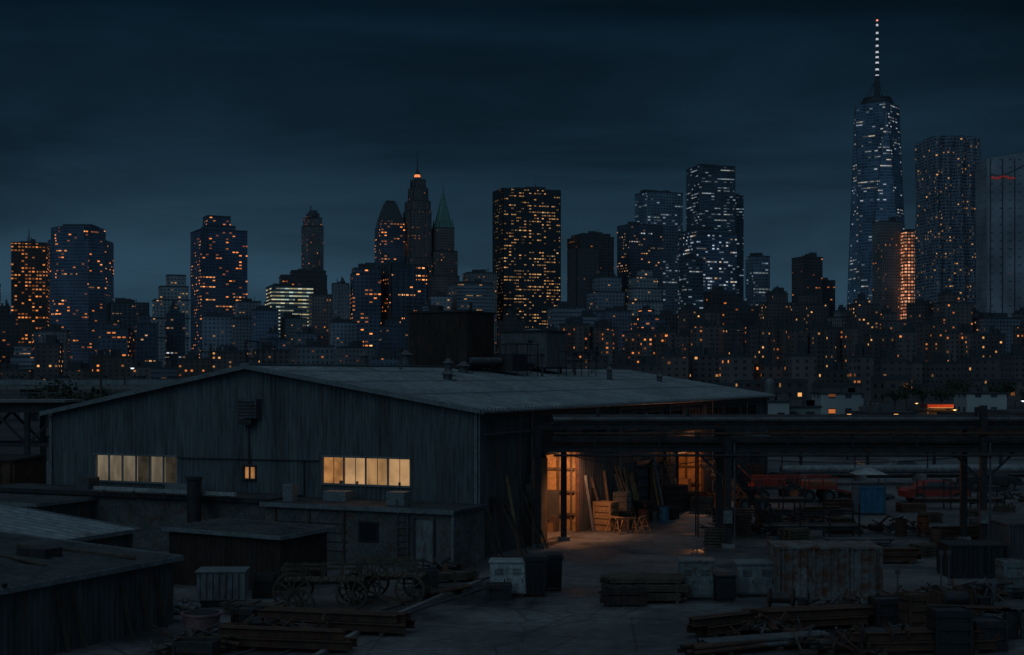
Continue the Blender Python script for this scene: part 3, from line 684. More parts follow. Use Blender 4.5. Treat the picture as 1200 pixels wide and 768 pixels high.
for off in (0,1.2):
    c.beam((-9+off,40,.04),(-.9+off,58.2,.04),.07,.08,steel_l)
c.finish('sunken_crane_rail')
for px,py,rx,ry,hh,n in ((310,748,2.0,1.0,.5,50),(520,672,1.2,.8,.4,30),(235,765,1.5,.8,.5,40),(1010,720,2,1,.5,50),(1085,712,1.8,1,.6,50),(1160,700,2,1,.5,50),(900,745,1.5,.9,.4,36),(1060,760,1.6,.8,.5,40),(985,765,1.4,.8,.4,34),(1130,755,1.4,.8,.5,40),(1050,625,2.4,1.6,.7,40),(1150,650,2.4,1.2,.8,50),(940,618,2.4,1.4,.8,40),(860,625,1.5,1.2,.8,40),(1180,590,3,1.6,.9,40),(1100,575,3.5,2,.9,40),(1010,585,2.4,1.6,.8,30),(835,590,1.4,1.4,.8,30),(350,655,1.6,.8,.5,30)):
    x,y=G(px,py); scrap(x,y,rx,ry,hh,n)
for a,bb,sx,sy,sz,m in ((-1.0,14.0,1.1,.8,1.5,timber_o),(-1.2,15.6,.9,.8,.9,timber),(-.9,16.8,.8,.7,1.8,tanc),(-1.9,14.8,.7,.7,.6,timber),(-1.1,19.2,1.2,.9,1.1,steel),(-2.2,21,1.0,.9,.7,darkbox),(-1.2,25.5,1.2,1,1.6,steel),(-2.6,26.5,1.2,.9,.8,timber),(-1.3,28,.9,.9,1.0,rusty),(-1.5,36,1.2,1,1.4,greyp),(-2.5,38,1.5,1,.9,rusty),(-1.2,44,1.5,1.2,1.8,blackp),(-3.0,45.5,2,1.2,1.1,steel)):
    p=W(a,bb,0); crate(p.x,p.y,sx,sy,sz,m,RZ+U(-.2,.2))
for a,bb,m in ((-1.9,17.6,rusty),(-2.4,19.6,bluep),(-.8,20.6,rusty),(-2.0,28.8,redp),(-2.3,35.2,rusty),(-2.6,30.2,orangep),(-1.6,29.8,rusty),(-3.1,40,white)):
    p=W(a,bb,0); barrel(p.x,p.y,m)
for a,bb,l in ((-.3,5.0,3.0),(-.3,2.6,2.6),(-.3,18.0,3.2),(-.3,26.8,3.0)):
    ladder(W(a-1.0,bb,0),W(a+.2,bb,l),.5,D,timber if bb<6 else timber_o)
for a,bb,rz in ((-2.6,12.7,.4),(-3.2,13.6,1.2),(-2.0,13.0,2.2)):
    p=W(a,bb,0); sawhorse(p.x,p.y,rz)
for k in range(16):
    bb=U(.6,6.8) if k<6 else U(12.8,28); p=W(-U(.4,1.1),bb,0); q=W(-.12,bb+U(-.3,.3),U(1.6,3.6)); c=B(); c.beam(p,q,.14,.04,random.choice([timber,timber_o,steel_l])); c.finish('leaning_plank')
for px,py in ((548,655),(540,662)):
    x,y=G(px,py); cabinet(x,y+.4,.9,.8,1.5,greyp,RZ,name='electrical_cabinet')
x,y=G(932,589); c=B(); L=5.6
c.box((x,y+1,.95),(L,2.0,.22),redp); c.box((x-1.6,y+1,1.28),(2.0,1.9,.45),redp); c.box((x+1.6,y+1,1.2),(2.0,1.9,.28),orangep)
for k in range(7): c.beam((x-L/2+.1+k*(L-.2)/6,y,.95),(x-L/2+.1+k*(L-.2)/6,y,1.6),.08,.08,redp)
c.beam((x-L/2,y,1.6),(x+L/2,y,1.6),.07,.09,redp); c.beam((x-L/2,y+2,1.6),(x+L/2,y+2,1.6),.07,.09,redp)
for k in (-2.1,-.1,.9,2.2):
    r_=.62 if k==-.1 else .42
    for yy in (-.02,2.0): c.tyre((x+k,y+yy,r_),(0,1,0),r_,.28,rubber,orangep if k==-.1 else steel_l)
c.beam((x+L/2,y+1,.8),(x+L/2+1.3,y+1,.5),.12,.12,redp); c.beam((x-L/2,y+.2,1.5),(x-L/2-.9,y+.2,2.4),.09,.09,orangep)
c.finish('red_flatbed_trailer',bevel=.01)
c=B()
pa=Vector((xat(826,88),88,zat(540,88))); pb=Vector((xat(880,88),88,zat(598,88)))
sd=Vector((0,.5,0)); up=Vector((.25,0,.3))
for s_ in (-1,1):
    for u_ in (-1,1): c.beam(pa+sd*s_+up*u_,pb+sd*s_+up*u_,.07,.07,orangep)
n=9
for i in range(n):
    t0=pa.lerp(pb,i/n); t1=pa.lerp(pb,(i+1)/n)
    for s_ in (-1,1):
        c.beam(t0+sd*s_-up,t1+sd*s_+up,.05,.05,orangep); c.beam(t0+sd*s_+up,t0+sd*s_-up,.05,.05,orangep)
    c.beam(t0-sd+up,t0+sd+up,.05,.05,orangep)
c.box((pb.x+.2,pb.y,.55),(1.6,1.6,.5),rusty)
for s_ in (-1,1):
    for k in (-.5,.6): c.tyre((pb.x+k,pb.y+s_*.85,.36),(0,1,0),.36,.22,rubber,steel_l)
m_=pa.lerp(pb,.45); c.beam((m_.x,m_.y,m_.z),(pb.x-.3,pb.y,.7),.1,.1,steel); c.finish('lattice_conveyor_boom')
x,y=G(1022,604); c=B()
c.box((x,y+.8,.85),(1.6,1.5,1.45),bluep); c.box((x,y+.8,.06),(1.7,1.6,.12),steel); c.box((x,y+.8,1.62),(1.7,1.6,.09),bluep)
for k in range(5): c.box((x-.7+k*.35,y+.03,.85),(.06,.05,1.3),bluep)
for i in (-1,1):
    for j in (0,1.6): c.cyl((x+i*.8,y+j,0),(x+i*.8,y+j,2.45),.035,steel_l,6)
c.add([(x-.95,y-.15,2.4),(x+.95,y-.15,2.4),(x+.95,y+1.75,2.4),(x-.95,y+1.75,2.4),(x-.2,y+.8,2.75),(x+.2,y+.8,2.75)],[(0,1,5,4),(1,2,5),(2,3,4,5),(3,0,4),(0,3,2,1)],white)
c.finish('covered_blue_tank',bevel=.01)
def car(px,py,m,rz=0):
    x,y=G(px,py); c=B(); R_=Matrix.Rotation(rz,3,'Z'); T=lambda p:(R_@Vector(p))+Vector((x,y+1,0))
    prof=[(-2.1,.35),(-2.15,.75),(-1.9,.92),(-1.25,.97),(-.75,1.4),(.55,1.42),(1.15,.98),(1.95,.88),(2.15,.65),(2.15,.35)]
    vs=[T((a,-.85*(.82 if z>1.1 else 1),z)) for a,z in prof]+[T((a,.85*(.82 if z>1.1 else 1),z)) for a,z in prof]; n=len(prof)
    c.add(vs,[tuple(range(n-1,-1,-1)),tuple(range(n,2*n))]+[(i,(i+1)%n,n+(i+1)%n,n+i) for i in range(n)],m)
    for s_ in (-1,1):
        c.add([T((a,s_*(.86 if z<1.1 else .72),z)) for a,z in ((-1.05,1.0),(-.7,1.34),(.5,1.36),(.95,1.0))],[(0,1,2,3)],dglass)
        for k in (-1.3,1.3): c.tyre(T((k,s_*.78,.33)),R_@Vector((0,1,0)),.33,.2,rubber,steel_l)
    return c.finish('parked_car')
car(1100,590,redp,.1); car(1165,575,steel,.0); car(1062,560,greyp,.2)
for px,py in ((900,622),(935,640),(870,628),(985,625),(1010,640),(1060,628),(1085,652),(1120,632),(1160,630),(1040,660),(905,650),(1190,640),(845,640),(870,604),(960,607),(1090,612),(1140,605),(1180,600),(1065,600),(850,612),(1000,598),(930,612)):
    x,y=G(px+U(-6,6),py); k=random.choice('cbprkps')
    if k=='c': crate(x,y,U(.8,1.6),U(.7,1.1),U(.5,1.2),random.choice([timber,steel,greyp,rusty,darkbox]),U(-.5,.5))
    elif k=='b':
        for i in range(random.randint(1,4)): barrel(x+i*.66,y+U(-.3,.3),random.choice([rusty,steel,bluep,greyp,steel_l]))
    elif k=='p': pallet_pile(x,y,random.randint(3,8),U(-.5,.5))
    elif k=='r': reel(x,y,U(.45,.75),.7,U(0,3))
    elif k=='k': pipe_stack(x,y,U(2,4),4,.08,U(-.4,.4),random.choice([steel,rusty,steel_l]))
    elif k=='s': beam_stack(x,y,U(2.5,4),3,U(-.4,.4))
for px,py in ((230,790),(290,735),(310,700),(500,690),(300,720),(530,682)):
    x,y=G(px,py); (crate(x,y,U(.7,1.2),.7,U(.4,.9),random.choice([timber,steel,darkbox]),U(-.4,.4)) if R()<.6 else plank_stack(x,y,U(1.6,2.6),.7,3,U(-.5,.5)))
x,y=G(1082,625); barrel(x,y,orangep); x,y=G(1097,640); barrel(x,y,rusty)
for px,py,L in ((955,632,4.5),(905,598,4),(1130,598,5)):
    x,y=G(px,py); c=B()
    for z in (.5,1.3):
        for yy in (0,1.4): c.beam((x-L/2,y+yy,z),(x+L/2,y+yy,z),.08,.1,steel)
    k=-L/2
    while k<=L/2+.01:
        for yy in (0,1.4): c.beam((x+k,y+yy,0),(x+k,y+yy,1.8),.08,.08,steel)
        c.beam((x+k,y,.5),(x+k,y+1.4,.5),.08,.08,steel); c.beam((x+k,y,1.3),(x+k,y+1.4,1.3),.08,.08,steel); k+=L/3
    for i in range(6): c.cyl((x-L/2-.3,y+.15+i*.22,.65),(x+L/2+.3*R(),y+.15+i*.22,.65),.06,random.choice([rusty,steel_l]),8)
    c.finish('pipe_storage_rack')
# ---------------------------------------------------------------- midground buildings
wgl=facade('low_white_block',(.42,.43,.42),(.08,.09,.1),3,3,.4,.4,.08,0,WARM,.5)
wgr=facade('low_grey_block',(.22,.23,.24),(.05,.06,.07),3,3,.5,.4,.1,0,WARM,.5)
wbr=facade('low_brown_block',(.13,.11,.1),(.04,.045,.05),3,3,.5,.4,.12,.02,WARM,.6)
def lowb(x0,x1,yt,Y,m,name='low_industrial_building',rf=bitumen,ang=.15):
    b=B(); wd=(x1-x0)/F*Y; z=zat(yt,Y); d=max(8,wd*.7)
    b.box((xat((x0+x1)/2,Y),Y+d/2,z/2),(wd,d,z),m,0); b.box((xat((x0+x1)/2,Y),Y+d/2,z+.15),(wd+.4,d+.4,.3),rf)
    for k in range(2): b.box((xat(U(x0,x1-3),Y),Y+d*.4,z+.7),(U(1,2.5),2,U(.8,1.6)),steel_l)
    return b.finish(name,uvo=U(0,900)//3*3)
lowb(893,925,472,230,wgl); lowb(924,962,478,236,wgr); lowb(962,1012,462,260,wgl); lowb(1133,1180,462,270,wgl); lowb(1012,1075,485,250,wbr)
lowb(1180,1300,484,240,wgr); lowb(1075,1140,482,300,wbr); lowb(1330,1420,478,240,wgr); lowb(860,895,470,250,wbr)
b=B(); X,Y=xat(902,400),400; b.cyl((X,Y,0),(X,Y,6.0),1.4,greyp,18)
for i in range(5): b.cyl((X,Y,6.0+1.4*math.sin(i*.314)),(X,Y,6.0+1.4*math.sin((i+1)*.314)),1.4*math.cos(i*.314),greyp,18,r2=1.4*math.cos((i+1)*.314)+.001,cap=False)
b.finish('domed_tank')
b=B(); X,Y=xat(1107,300),300; b.box((X,Y,1.9),(9,6,.7),redp); b.box((X,Y-3.05,1.9),(9,.1,.6),emit('canopy_fascia',(1,.1,.03),.5,.5,.4)); b.box((X,Y,1.5),(7,4,.06),emit('canopy_light',(1,.4,.12),1.5))
for k in (-3.6,3.6): b.box((X+k,Y,.75),(.4,.4,1.5),white)
b.finish('lit_station_canopy')
b=B()
b.box((-110,262,6.2),(150,9,.9),concr); b.box((-110,257.6,7.0),(150,.3,.9),galv); b.box((-110,266.4,7.0),(150,.3,.9),galv)
for k in range(12): b.box((-180+k*13,262,2.9),(1.6,5,5.8),concr)
b.finish('elevated_highway')
glw=emit('sodium_lamp',(1,.45,.14),4); glc=emit('white_lamp',(.9,.95,1),3)
def streetlamp(X,Y,hh,m,base=0):
    b=B(); b.cyl((X,Y,base),(X,Y,base+hh),.12,steel,8,r2=.07); b.beam((X,Y,base+hh),(X+1.3,Y,base+hh+.15),.08,.08,steel); b.box((X+1.4,Y,base+hh+.1),(.8,.3,.16),steel); b.box((X+1.4,Y,base+hh),(.6,.24,.06),m); b.cyl((X+1.4,Y,base+hh-.15),(X+1.4,Y,base+hh-.03),.16,m,8); b.finish('street_lamp')
for k in (1,3,5): streetlamp(-150+k*16,257,3.0,glc,6.6)
for px,py,Y in ((1067,475,320),(1000,452,500),(1190,470,260),(985,488,230),(1155,490,240),(1195,493,235),(870,458,420),(1040,490,230),(993,515,140),(945,470,300),(1110,492,260)):
    X=xat(px,Y); z=zat(py,Y); streetlamp(X,Y,max(2,z),glw if R()<.8 else glc)
b=B()
for k in range(16):
    X=-150+k*7.5+U(-2,2); b.box((X,258.6,7.35),(4.3,1.8,.8),steel_l); b.box((X+.1,258.6,7.9),(2.2,1.6,.5),dglass); b.box((X-2.2,258.6,7.3),(.15,1.6,.2),glc); b.box((X+.0,257.6,7.0),(.1,.1,.1),glc)
b.finish('highway_traffic')
for px,yt,Y in ((118,410,150),(247,404,120),(1020,470,200)):
    b=B(); X=xat(px,Y); z=zat(yt,Y); b.cyl((X,Y,0),(X,Y,z),.16,timber,8,r2=.1); b.beam((X-1.1,Y,z-.6),(X+1.1,Y,z-.6),.12,.12,timber)
    for k in (-1,-.4,.4,1): b.cyl((X+k,Y,z-.5),(X+k,Y,z-.2),.05,white,6)
    b.finish('utility_pole')
leaf=surf('foliage',(.06,.08,.045),(.03,.045,.025),rough=.9,bump=0)
def trees(name,spots):
    b=B()
    for (X,Y,hh) in spots:
        b.cyl((X,Y,0),(X,Y,hh*.6),.25,timber,6,r2=.1)
        for k in range(5):
            a=U(0,6.28); q=(X+math.cos(a)*hh*.25,Y+math.sin(a)*hh*.25,hh*U(.55,.85)); b.cyl((X,Y,hh*.35),q,.12,timber,5,r2=.04)
            for j in range(46):
                v=Vector((random.gauss(0,1),random.gauss(0,1),random.gauss(0,.8)))*hh*.11; c=Vector(q)+v; s_=U(.15,.4)
                d1=Vector((U(-1,1),U(-1,1),U(-1,1))).normalized()*s_; d2=Vector((U(-1,1),U(-1,1),U(-1,1))).normalized()*s_
                b.add([c-d1,c+d2,c+d1,c-d2],[(0,1,2,3)],leaf)
    b.finish(name)
trees('distant_tree_row',[(xat(px,Y),Y,U(5.5,8)) for px,Y in [(U(1005,1300),U(310,380)) for _ in range(26)]]+[(xat(px,Y),Y,U(5,8)) for px,Y in [(U(-100,130),U(200,240)) for _ in range(10)]])
# ---------------------------------------------------------------- skyline
rf=surf('tower_roof',(.09,.105,.12),rough=.8,bump=0)
def tower(name,tiers,Y,m,ang=.3,r=1.0,fins=0,finm=None,mech=True,ant=None,par=True,ret=False,base=0):
    b=B(); zp=base; ca=math.cos(ang); sa=abs(math.sin(ang)); first=True; last=None
    for (x0,x1,yt) in tiers:
        Pw=(x1-x0)/F*Y; wd=Pw/(ca+r*sa); d=r*wd; z1=zat(yt,Y); X=xat((x0+x1)/2,Y)
        z0=zp if first else zp-1
        b.box((X,Y+50,(z0+z1)/2),(wd,d,z1-z0),m,ang)
        if par: b.box((X,Y+50,z1+.6),(wd*1.012,d*1.012,1.4),rf,ang)
        if fins:
            fm=finm or rf; Rm=Matrix.Rotation(ang,3,'Z')
            for s_ in (-1,1):
                for i in range(fins+1):
                    t=-.5+i/fins
                    for (px_,py_) in ((t*wd,s_*d/2),(s_*wd/2,t*d)):
                        q=Rm@Vector((px_,py_,0)); b.box((X+q.x,Y+50+q.y,(z0+z1)/2),(1.1,1.1,z1-z0),fm,ang)
        first=False; zp=z1; last=(X,wd,d,z1)
    X,wd,d,z1=last
    if mech:
        for k in range(3):
            h_=U(2,6); b.box((X+U(-.25,.25)*wd,Y+50+U(-.2,.2)*d,z1+h_/2+1),(U(.12,.4)*wd,U(.12,.4)*d,h_),rf,ang)
        for k in range(2): xx=X+U(-.4,.4)*wd; b.cyl((xx,Y+50,z1),(xx,Y+50,z1+U(4,9)),.35,rf,5)
    if ant:
        xa,ya=ant; X=xat(xa,Y); b.cyl((X,Y+50,z1),(X,Y+50,zat(ya,Y)),.9,rf,6,r2=.35)
    if ret: return b,last
    return b.finish(name,uvo=int(U(0,400))*12.0)
f1=facade('f1',(.11,.07,.06),(.05,.045,.045),3.6,3.8,.62,.6,.32,.06,WARM,1.0)
f2=facade('f2',(.12,.19,.28),(.09,.14,.21),3.4,3.9,.8,.55,.07,.07,WARM,1.2)  # bluish cast of distance haze is put into these tower colours
f3=facade('f3',(.11,.14,.18),(.06,.085,.12),4,3.9,.85,.4,.03,.01,YEL,.5)
f4=facade('f4',(.29,.32,.345),(.11,.13,.16),3.6,3.7,.5,.5,.09,.03,YEL,.8)
f5=facade('f5',(.085,.125,.20),(.06,.09,.145),4.2,4.0,.72,.5,.12,.06,WARM,1.4)
f6=facade('f6',(.22,.26,.31),(.10,.12,.16),3.6,3.7,.5,.5,.05,.01,YEL,.5)
f7=facade('f7',(.16,.21,.23),(.12,.17,.19),5,4.2,.95,.5,.6,.5,((.95,.72,.28),(.6,.85,.8)),.7,(.3,.5),pw=1.2)
f8=facade('f8',(.14,.19,.26),(.07,.11,.16),3,3.6,.5,.55,.05,.015,WARM,.9)
f9=facade('f9',(.075,.075,.085),(.04,.045,.055),4,3.9,.6,.5,.05,.015,WARM,.7)
f10=facade('f10',(.10,.13,.18),(.06,.08,.12),4.4,4.0,.66,.5,.17,.08,WARM,1.5)
f11=facade('f11',(.19,.19,.205),(.07,.075,.085),3,3.6,.42,.5,.07,.01,WARM,.8)
f12=facade('f12',(.045,.055,.068),(.04,.05,.062),3.4,4.0,.78,.5,.26,.16,YEL,.75,pw=1.9)
f13=facade('f13',(.18,.26,.34),(.13,.19,.25),5,4.4,.8,.6,.13,.14,((.5,.7,.9),(.85,.85,.75)),.28,pw=1.5)
f14=facade('f14',(.08,.115,.155),(.07,.105,.14),4.8,4.3,.92,.5,.12,.17,((.5,.7,.9),(.9,.88,.75)),.36,pw=1.7)
f15=facade('f15',(.12,.18,.26),(.10,.15,.22),3.2,4.2,.88,.6,.16,.12,((.6,.8,1),(1,.6,.25)),.75,grough=.15)
f16=facade('f16',(.17,.2,.25),(.045,.06,.08),3.3,3.4,.5,.5,.05,.0,YEL,.7)
f17=facade('f17',(.27,.30,.34),(.21,.235,.27),9,8,.3,.2,.01,0,WARM,.3)
f18=facade('f18',(.25,.13,.1),(.3,.14,.08),4,4,.7,.6,.7,.5,((1,.28,.12),(1,.48,.26)),.95,(.1,.4),litc=.9)
f19=facade('f19',(.21,.245,.285),(.08,.10,.13),3.2,3.6,.85,.35,.07,.03,YEL,.6)
f20=facade('f20',(.08,.105,.145),(.055,.08,.11),3.6,3.8,.6,.5,.09,.04,MIXED,.8)
h1=facade('h1',(.135,.11,.105),(.05,.05,.055),4.2,3.3,.36,.42,.15,.0,WARM,1.2,(.38,.7),litc=.9,lo=.4)
h2=facade('h2',(.11,.098,.105),(.045,.045,.05),3.9,3.2,.38,.44,.11,.0,YEL,1.0,(.38,.7),litc=.9,lo=.4)
h3=facade('h3',(.16,.145,.145),(.05,.05,.055),4.5,3.3,.36,.44,.16,.0,WARM,1.1,(.38,.7),litc=.9,lo=.4)
tower('brown_office_tower',[(-8,42,282)],1500,f1,.25,ant=(15,262))
tower('stepped_office_block',[(14,50,345)],1650,f6,.2)
tower('stepped_office_block',[(-12,22,418),(-8,15,405)],1200,f19,.2,mech=False)
tower('low_office_block',[(18,46,388)],1350,f8,.2); tower('stepped_office_block',[(-5,48,430)],1100,f19,.2)
b,_=tower('x',[(50,72,290)],1800,f2,.1,ret=True); b.finish('glass_office_tower',uvo=480)
def prism(name,pts,Y,z0,z1,m,top=None,b=None,roof_=True):
    b=b or B(); n=len(pts); tp=top or pts
    vs=[(x,y,z0) for x,y in pts]+[(x,y,z1) for x,y in tp]
    b.add(vs,[(i,(i+1)%n,n+(i+1)%n,n+i) for i in range(n)],m); b.add([(x,y,z1) for x,y in tp],[tuple(range(n))],rf)
    return b
def octo(X,Y,wd,d,ch,ang=0):
    p=[(-wd/2+ch,-d/2),(wd/2-ch,-d/2),(wd/2,-d/2+ch),(wd/2,d/2-ch),(wd/2-ch,d/2),(-wd/2+ch,d/2),(-wd/2,d/2-ch),(-wd/2,-d/2+ch)]
    c,s_=math.cos(ang),math.sin(ang); return [(X+x*c-y*s_,Y+x*s_+y*c) for x,y in p]
Y=1700; X=xat(95,Y); wd=66/F*Y
b=prism('x',octo(X,Y,wd,wd,wd*.22),Y,0,zat(283,Y),f2); b=prism('x',octo(xat(92,Y),Y,wd*.84,wd*.84,wd*.2),Y,zat(283,Y)-1,zat(268,Y),f2,b=b)
b.box((X,Y,zat(267,Y)),(wd*.5,wd*.5,5),rf); b.finish('chamfered_glass_tower',uvo=960)
tower('dark_office_block',[(105,163,354)],1450,f3,.35,fins=8)
tower('stepped_stone_tower',[(140,213,396),(150,212,372),(160,212,350),(168,210,334),(178,206,320)],1400,f4,.3,par=True,mech=False)
tower('tall_office_tower',[(210,283,268),(224,268,262),(226,262,250)],1750,f5,.45,r=.9,mech=False)
tower('stepped_office_block',[(256,300,372),(262,298,352)],1500,f6,.3)
tower('low_office_block',[(282,318,362)],1400,f8,.3)
tower('lit_glass_office',[(298,364,352),(300,362,334)],1600,f7,.3)
tower('stepped_office_block',[(318,352,372)],1420,f19,.3,fins=10,finm=galv)
b,l=tower('x',[(348,376,330),(346,374,262),(348,372,252),(352,369,247)],1900,f11,.5,ret=True,mech=False); X=l[0]; b.cyl((X,1950,l[3]-2),(X,1950,l[3]+6),9,rf,16,r2=5); b.cyl((X-3,1950,l[3]),(X-3,1950,zat(236,1900)),.8,rf,6); b.finish('crowned_tower',uvo=777)
tower('dark_office_block',[(316,380,322),(330,378,316)],1780,f9,.2)
tower('dark_office_block',[(352,392,344)],1480,f11,.25); tower('striped_tower',[(381,403,330)],1400,f6,.1,fins=6,finm=galv)
tower('broad_office_block',[(402,442,318),(404,442,312)],1400,f10,.2); tower('broad_office_block',[(436,498,308)],1420,f10,.45,fins=6)
Y=1900
b,l=tower('x',[(434,472,262),(436,471,256)],Y,f10,.35,ret=True,mech=False,par=False); X,wd,d,z1=l; p=octo(X,Y+50,wd,d,.01,.35); q=octo(X,Y+50,wd*.5,d*.3,.01,.35); b=prism('',p,Y,z1,zat(233,Y),rf,top=q,b=b); b.box((X,Y+50,zat(232,Y)),(wd*.4,d*.25,4),rf,.35); b.finish('hip_roof_tower',uvo=333)
f70=facade('f70',(.16,.16,.17),(.06,.065,.075),3,3.7,.4,.5,.05,.01,WARM,.7)
b,l=tower('x',[(466,505,300),(469,503,244),(471,502,232),(475,499,216),(479,496,206)],Y,f70,.4,ret=True,mech=False,fins=6,finm=surf('limestone',(.19,.19,.2),bump=0)); X=xat(486,Y)
og=emit('lantern_light',(1,.22,.07),1.6); b.cyl((X,Y+50,zat(207,Y)),(X,Y+50,zat(202,Y)),7,f70,8,r2=5); b.cyl((X,Y+50,zat(202,Y)),(X,Y+50,zat(199,Y)),4.2,og,8,r2=3.6); b.cyl((X,Y+50,zat(199,Y)),(X,Y+50,zat(192,Y)),4,rf,8,r2=1); b.cyl((X,Y+50,zat(192,Y)),(X,Y+50,zat(168,Y)),.9,rf,6,r2=.3)
for s_ in (-1,1): b.cyl((X+s_*9,Y+50,zat(214,Y)),(X+s_*9,Y+50,zat(203,Y)),1.5,rf,6,r2=.3)
b.finish('art_deco_spire_tower',uvo=555)
copper=surf('green_copper',(.13,.31,.27),(.09,.23,.2),rough=.6,bump=0,scale=.1)
b,l=tower('x',[(497,537,322),(500,535,292),(503,531,264)],Y,f70,.4,ret=True,mech=False); X,wd,d,z1=l
p=octo(X,Y+50,wd*.95,d*.95,wd*.12,.4); q=octo(X,Y+50,wd*.22,d*.22,wd*.03,.4); b=prism('',p,Y,z1,zat(228,Y),copper,top=q,b=b)
b.cyl((X,Y+50,zat(229,Y)),(X,Y+50,zat(222,Y)),3,copper,8,r2=2); b.cyl((X,Y+50,zat(222,Y)),(X,Y+50,zat(209,Y)),1.2,copper,6,r2=.3)
for i in range(4):
    a=.4+math.pi/4+i*math.pi/2; b.cyl((X+math.cos(a)*wd*.6,Y+50+math.sin(a)*wd*.6,z1),(X+math.cos(a)*wd*.6,Y+50+math.sin(a)*wd*.6,z1+13),2,copper,6,r2=.3)
b.finish('green_pyramid_tower',uvo=222)
tower('banded_office_block',[(522,578,330)],1400,f19,.3); tower('stepped_office_block',[(540,582,318)],1750,f11,.2); tower('stepped_office_block',[(498,526,345)],1380,f4,.2)
tower('slab_office_tower',[(577,658,219)],1800,f12,.32,r=.55,fins=12,finm=surf('dark_fin',(.07,.08,.09),bump=0),ant=(628,208))
tower('dark_office_block',[(667,722,276),(672,718,272)],1800,f9,.35); tower('grey_office_block',[(669,706,288)],1400,f6,.3,fins=14,finm=steel_l)
tower('stone_office_block',[(690,736,340),(698,732,322)],1380,f6,.3); tower('stepped_stone_tower',[(732,782,352),(736,780,336),(742,776,322),(752,770,313)],1380,f4,.3,mech=False)
tower('pale_glass_tower',[(748,804,223)],2100,f13,.35,r=.7); tower('dark_glass_tower',[(727,781,261)],1850,f20,.4,r=.8)
tower('crowned_glass_tower',[(811,866,192)],2050,f14,.25,r=.9,mech=True); tower('crowned_glass_tower',[(858,877,226)],2080,f14,.2)
tower('lit_glass_office',[(803,868,272),(806,862,267)],1800,f15,.3); tower('slim_glass_tower',[(882,909,298)],1900,f13,.3)
tower('lit_glass_office',[(803,830,300)],1650,f14,.3); tower('dark_office_block',[(834,870,340)],1380,f9,.2)
tower('dark_slab_tower',[(939,973,299)],1700,f9,.35); tower('dark_office_block',[(966,988,327)],1750,f9,.2); tower('low_office_block',[(908,930,340)],1700,f9,.2)
tower('dark_brown_tower',[(1036,1070,256)],1700,f11,.3,r=.7); tower('dark_brown_tower',[(1066,1094,270)],1760,f20,.2)
tower('lit_crown_tower',[(1070,1087,268)],1690,f18,.1,mech=False)
b,l=tower('x',[(1086,1100,300)],1720,f9,.2,ret=True); b.finish('dark_office_block')
Y=2150; X=xat(1028,Y); s1=56/F*Y; zt=zat(124,Y); zb=50; hs=s1/2
b=B()
bs=[(-hs,-hs),(hs,-hs),(hs,hs),(-hs,hs)]; ts=[(0,-hs*.96),(hs*.96,0),(0,hs*.96),(-hs*.96,0)]
bs=[(X+x,Y+y,zb) for x,y in bs]; ts=[(X+x,Y+y,zt) for x,y in ts]
Rm=Matrix.Rotation(.12,3,'Z'); rot=lambda p: tuple((Rm@(Vector(p)-Vector((X,Y,0))))+Vector((X,Y,0)))
bs=[rot(p) for p in bs]; ts=[rot(p) for p in ts]; b.box((X,Y,25),(s1,s1,50),f15,.12)
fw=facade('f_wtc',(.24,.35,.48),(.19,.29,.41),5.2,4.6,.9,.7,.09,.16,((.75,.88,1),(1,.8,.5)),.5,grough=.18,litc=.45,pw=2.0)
fw2=facade('f_wtc2',(.15,.22,.31),(.12,.18,.26),5.2,4.6,.9,.7,.09,.16,((.75,.88,1),(1,.8,.5)),.45,grough=.18,litc=.45,pw=2.0)  # same glass darkened: facet shading is put into the colour
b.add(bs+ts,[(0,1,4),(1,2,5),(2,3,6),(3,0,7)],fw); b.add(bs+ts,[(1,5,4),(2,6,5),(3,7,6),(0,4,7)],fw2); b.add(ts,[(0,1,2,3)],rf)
for k in range(4): b.beam(bs[k],ts[k],.9,.9,steel_l); b.beam(bs[k],ts[(k+3)%4],.9,.9,steel_l)
z=zt; b.cyl((X,Y,z),(X,Y,z+6),24,rf,24); b.cyl((X,Y,z+6),(X,Y,z+9),20,steel_l,24); b.cyl((X,Y,z+9),(X,Y,z+11),21,rf,24)
for i in range(8):
    a=i*math.pi/4; b.beam((X+20*math.cos(a),Y+20*math.sin(a),z+10),(X,Y,z+42),.7,.7,rf)
zt2=zat(24,Y); b.cyl((X,Y,z+10),(X,Y,z+45),4.5,rf,10,r2=3); b.cyl((X,Y,z+45),(X,Y,zt2),2.6,rf,8,r2=.6)
ml=emit('mast_light',(.8,.85,.95),.65)
k=z+44
while k<zt2-2:
    q=1.9-1.1*(k-z-44)/(zt2-z-44); b.cyl((X,Y,k),(X,Y,k+2.6),q+.8,ml,8,r2=q+.7); k+=U(7.5,12)
b.cyl((X,Y,zt2-1),(X,Y,zt2+1),1.4,emit('beacon',(1,.3,.2),1.5),8); b.finish('tapered_glass_skyscraper',uvo=104)
Y=1500; X=xat(1128,Y); wd=58/F*Y; b=B(); NP=96; NL=46; vs=[]
z1=zat(156,Y)
for j in range(NL+1):
    z=z1*j/NL
    for i in range(NP):
        t=i/NP*4; sd_=int(t)%4; fr=t-int(t); h_=wd/2
        x,y=[(-h_+fr*wd,-h_),(h_,-h_+fr*wd),(h_-fr*wd,h_),(-h_,h_-fr*wd)][sd_]; nx,ny=[(0,-1),(1,0),(0,1),(-1,0)][sd_]
        o=1.6*math.sin(fr*26+math.sin(j*.22+sd_)*1.0)+.6*math.sin(j*.5+fr*8); x+=nx*o*.8; y+=ny*o*1.8-(2 if abs(fr-.5)<.16 and sd_==0 else 0)
        c_,s__=math.cos(.12),math.sin(.12); vs.append((X+x*c_-y*s__,Y+50+x*s__+y*c_,z))
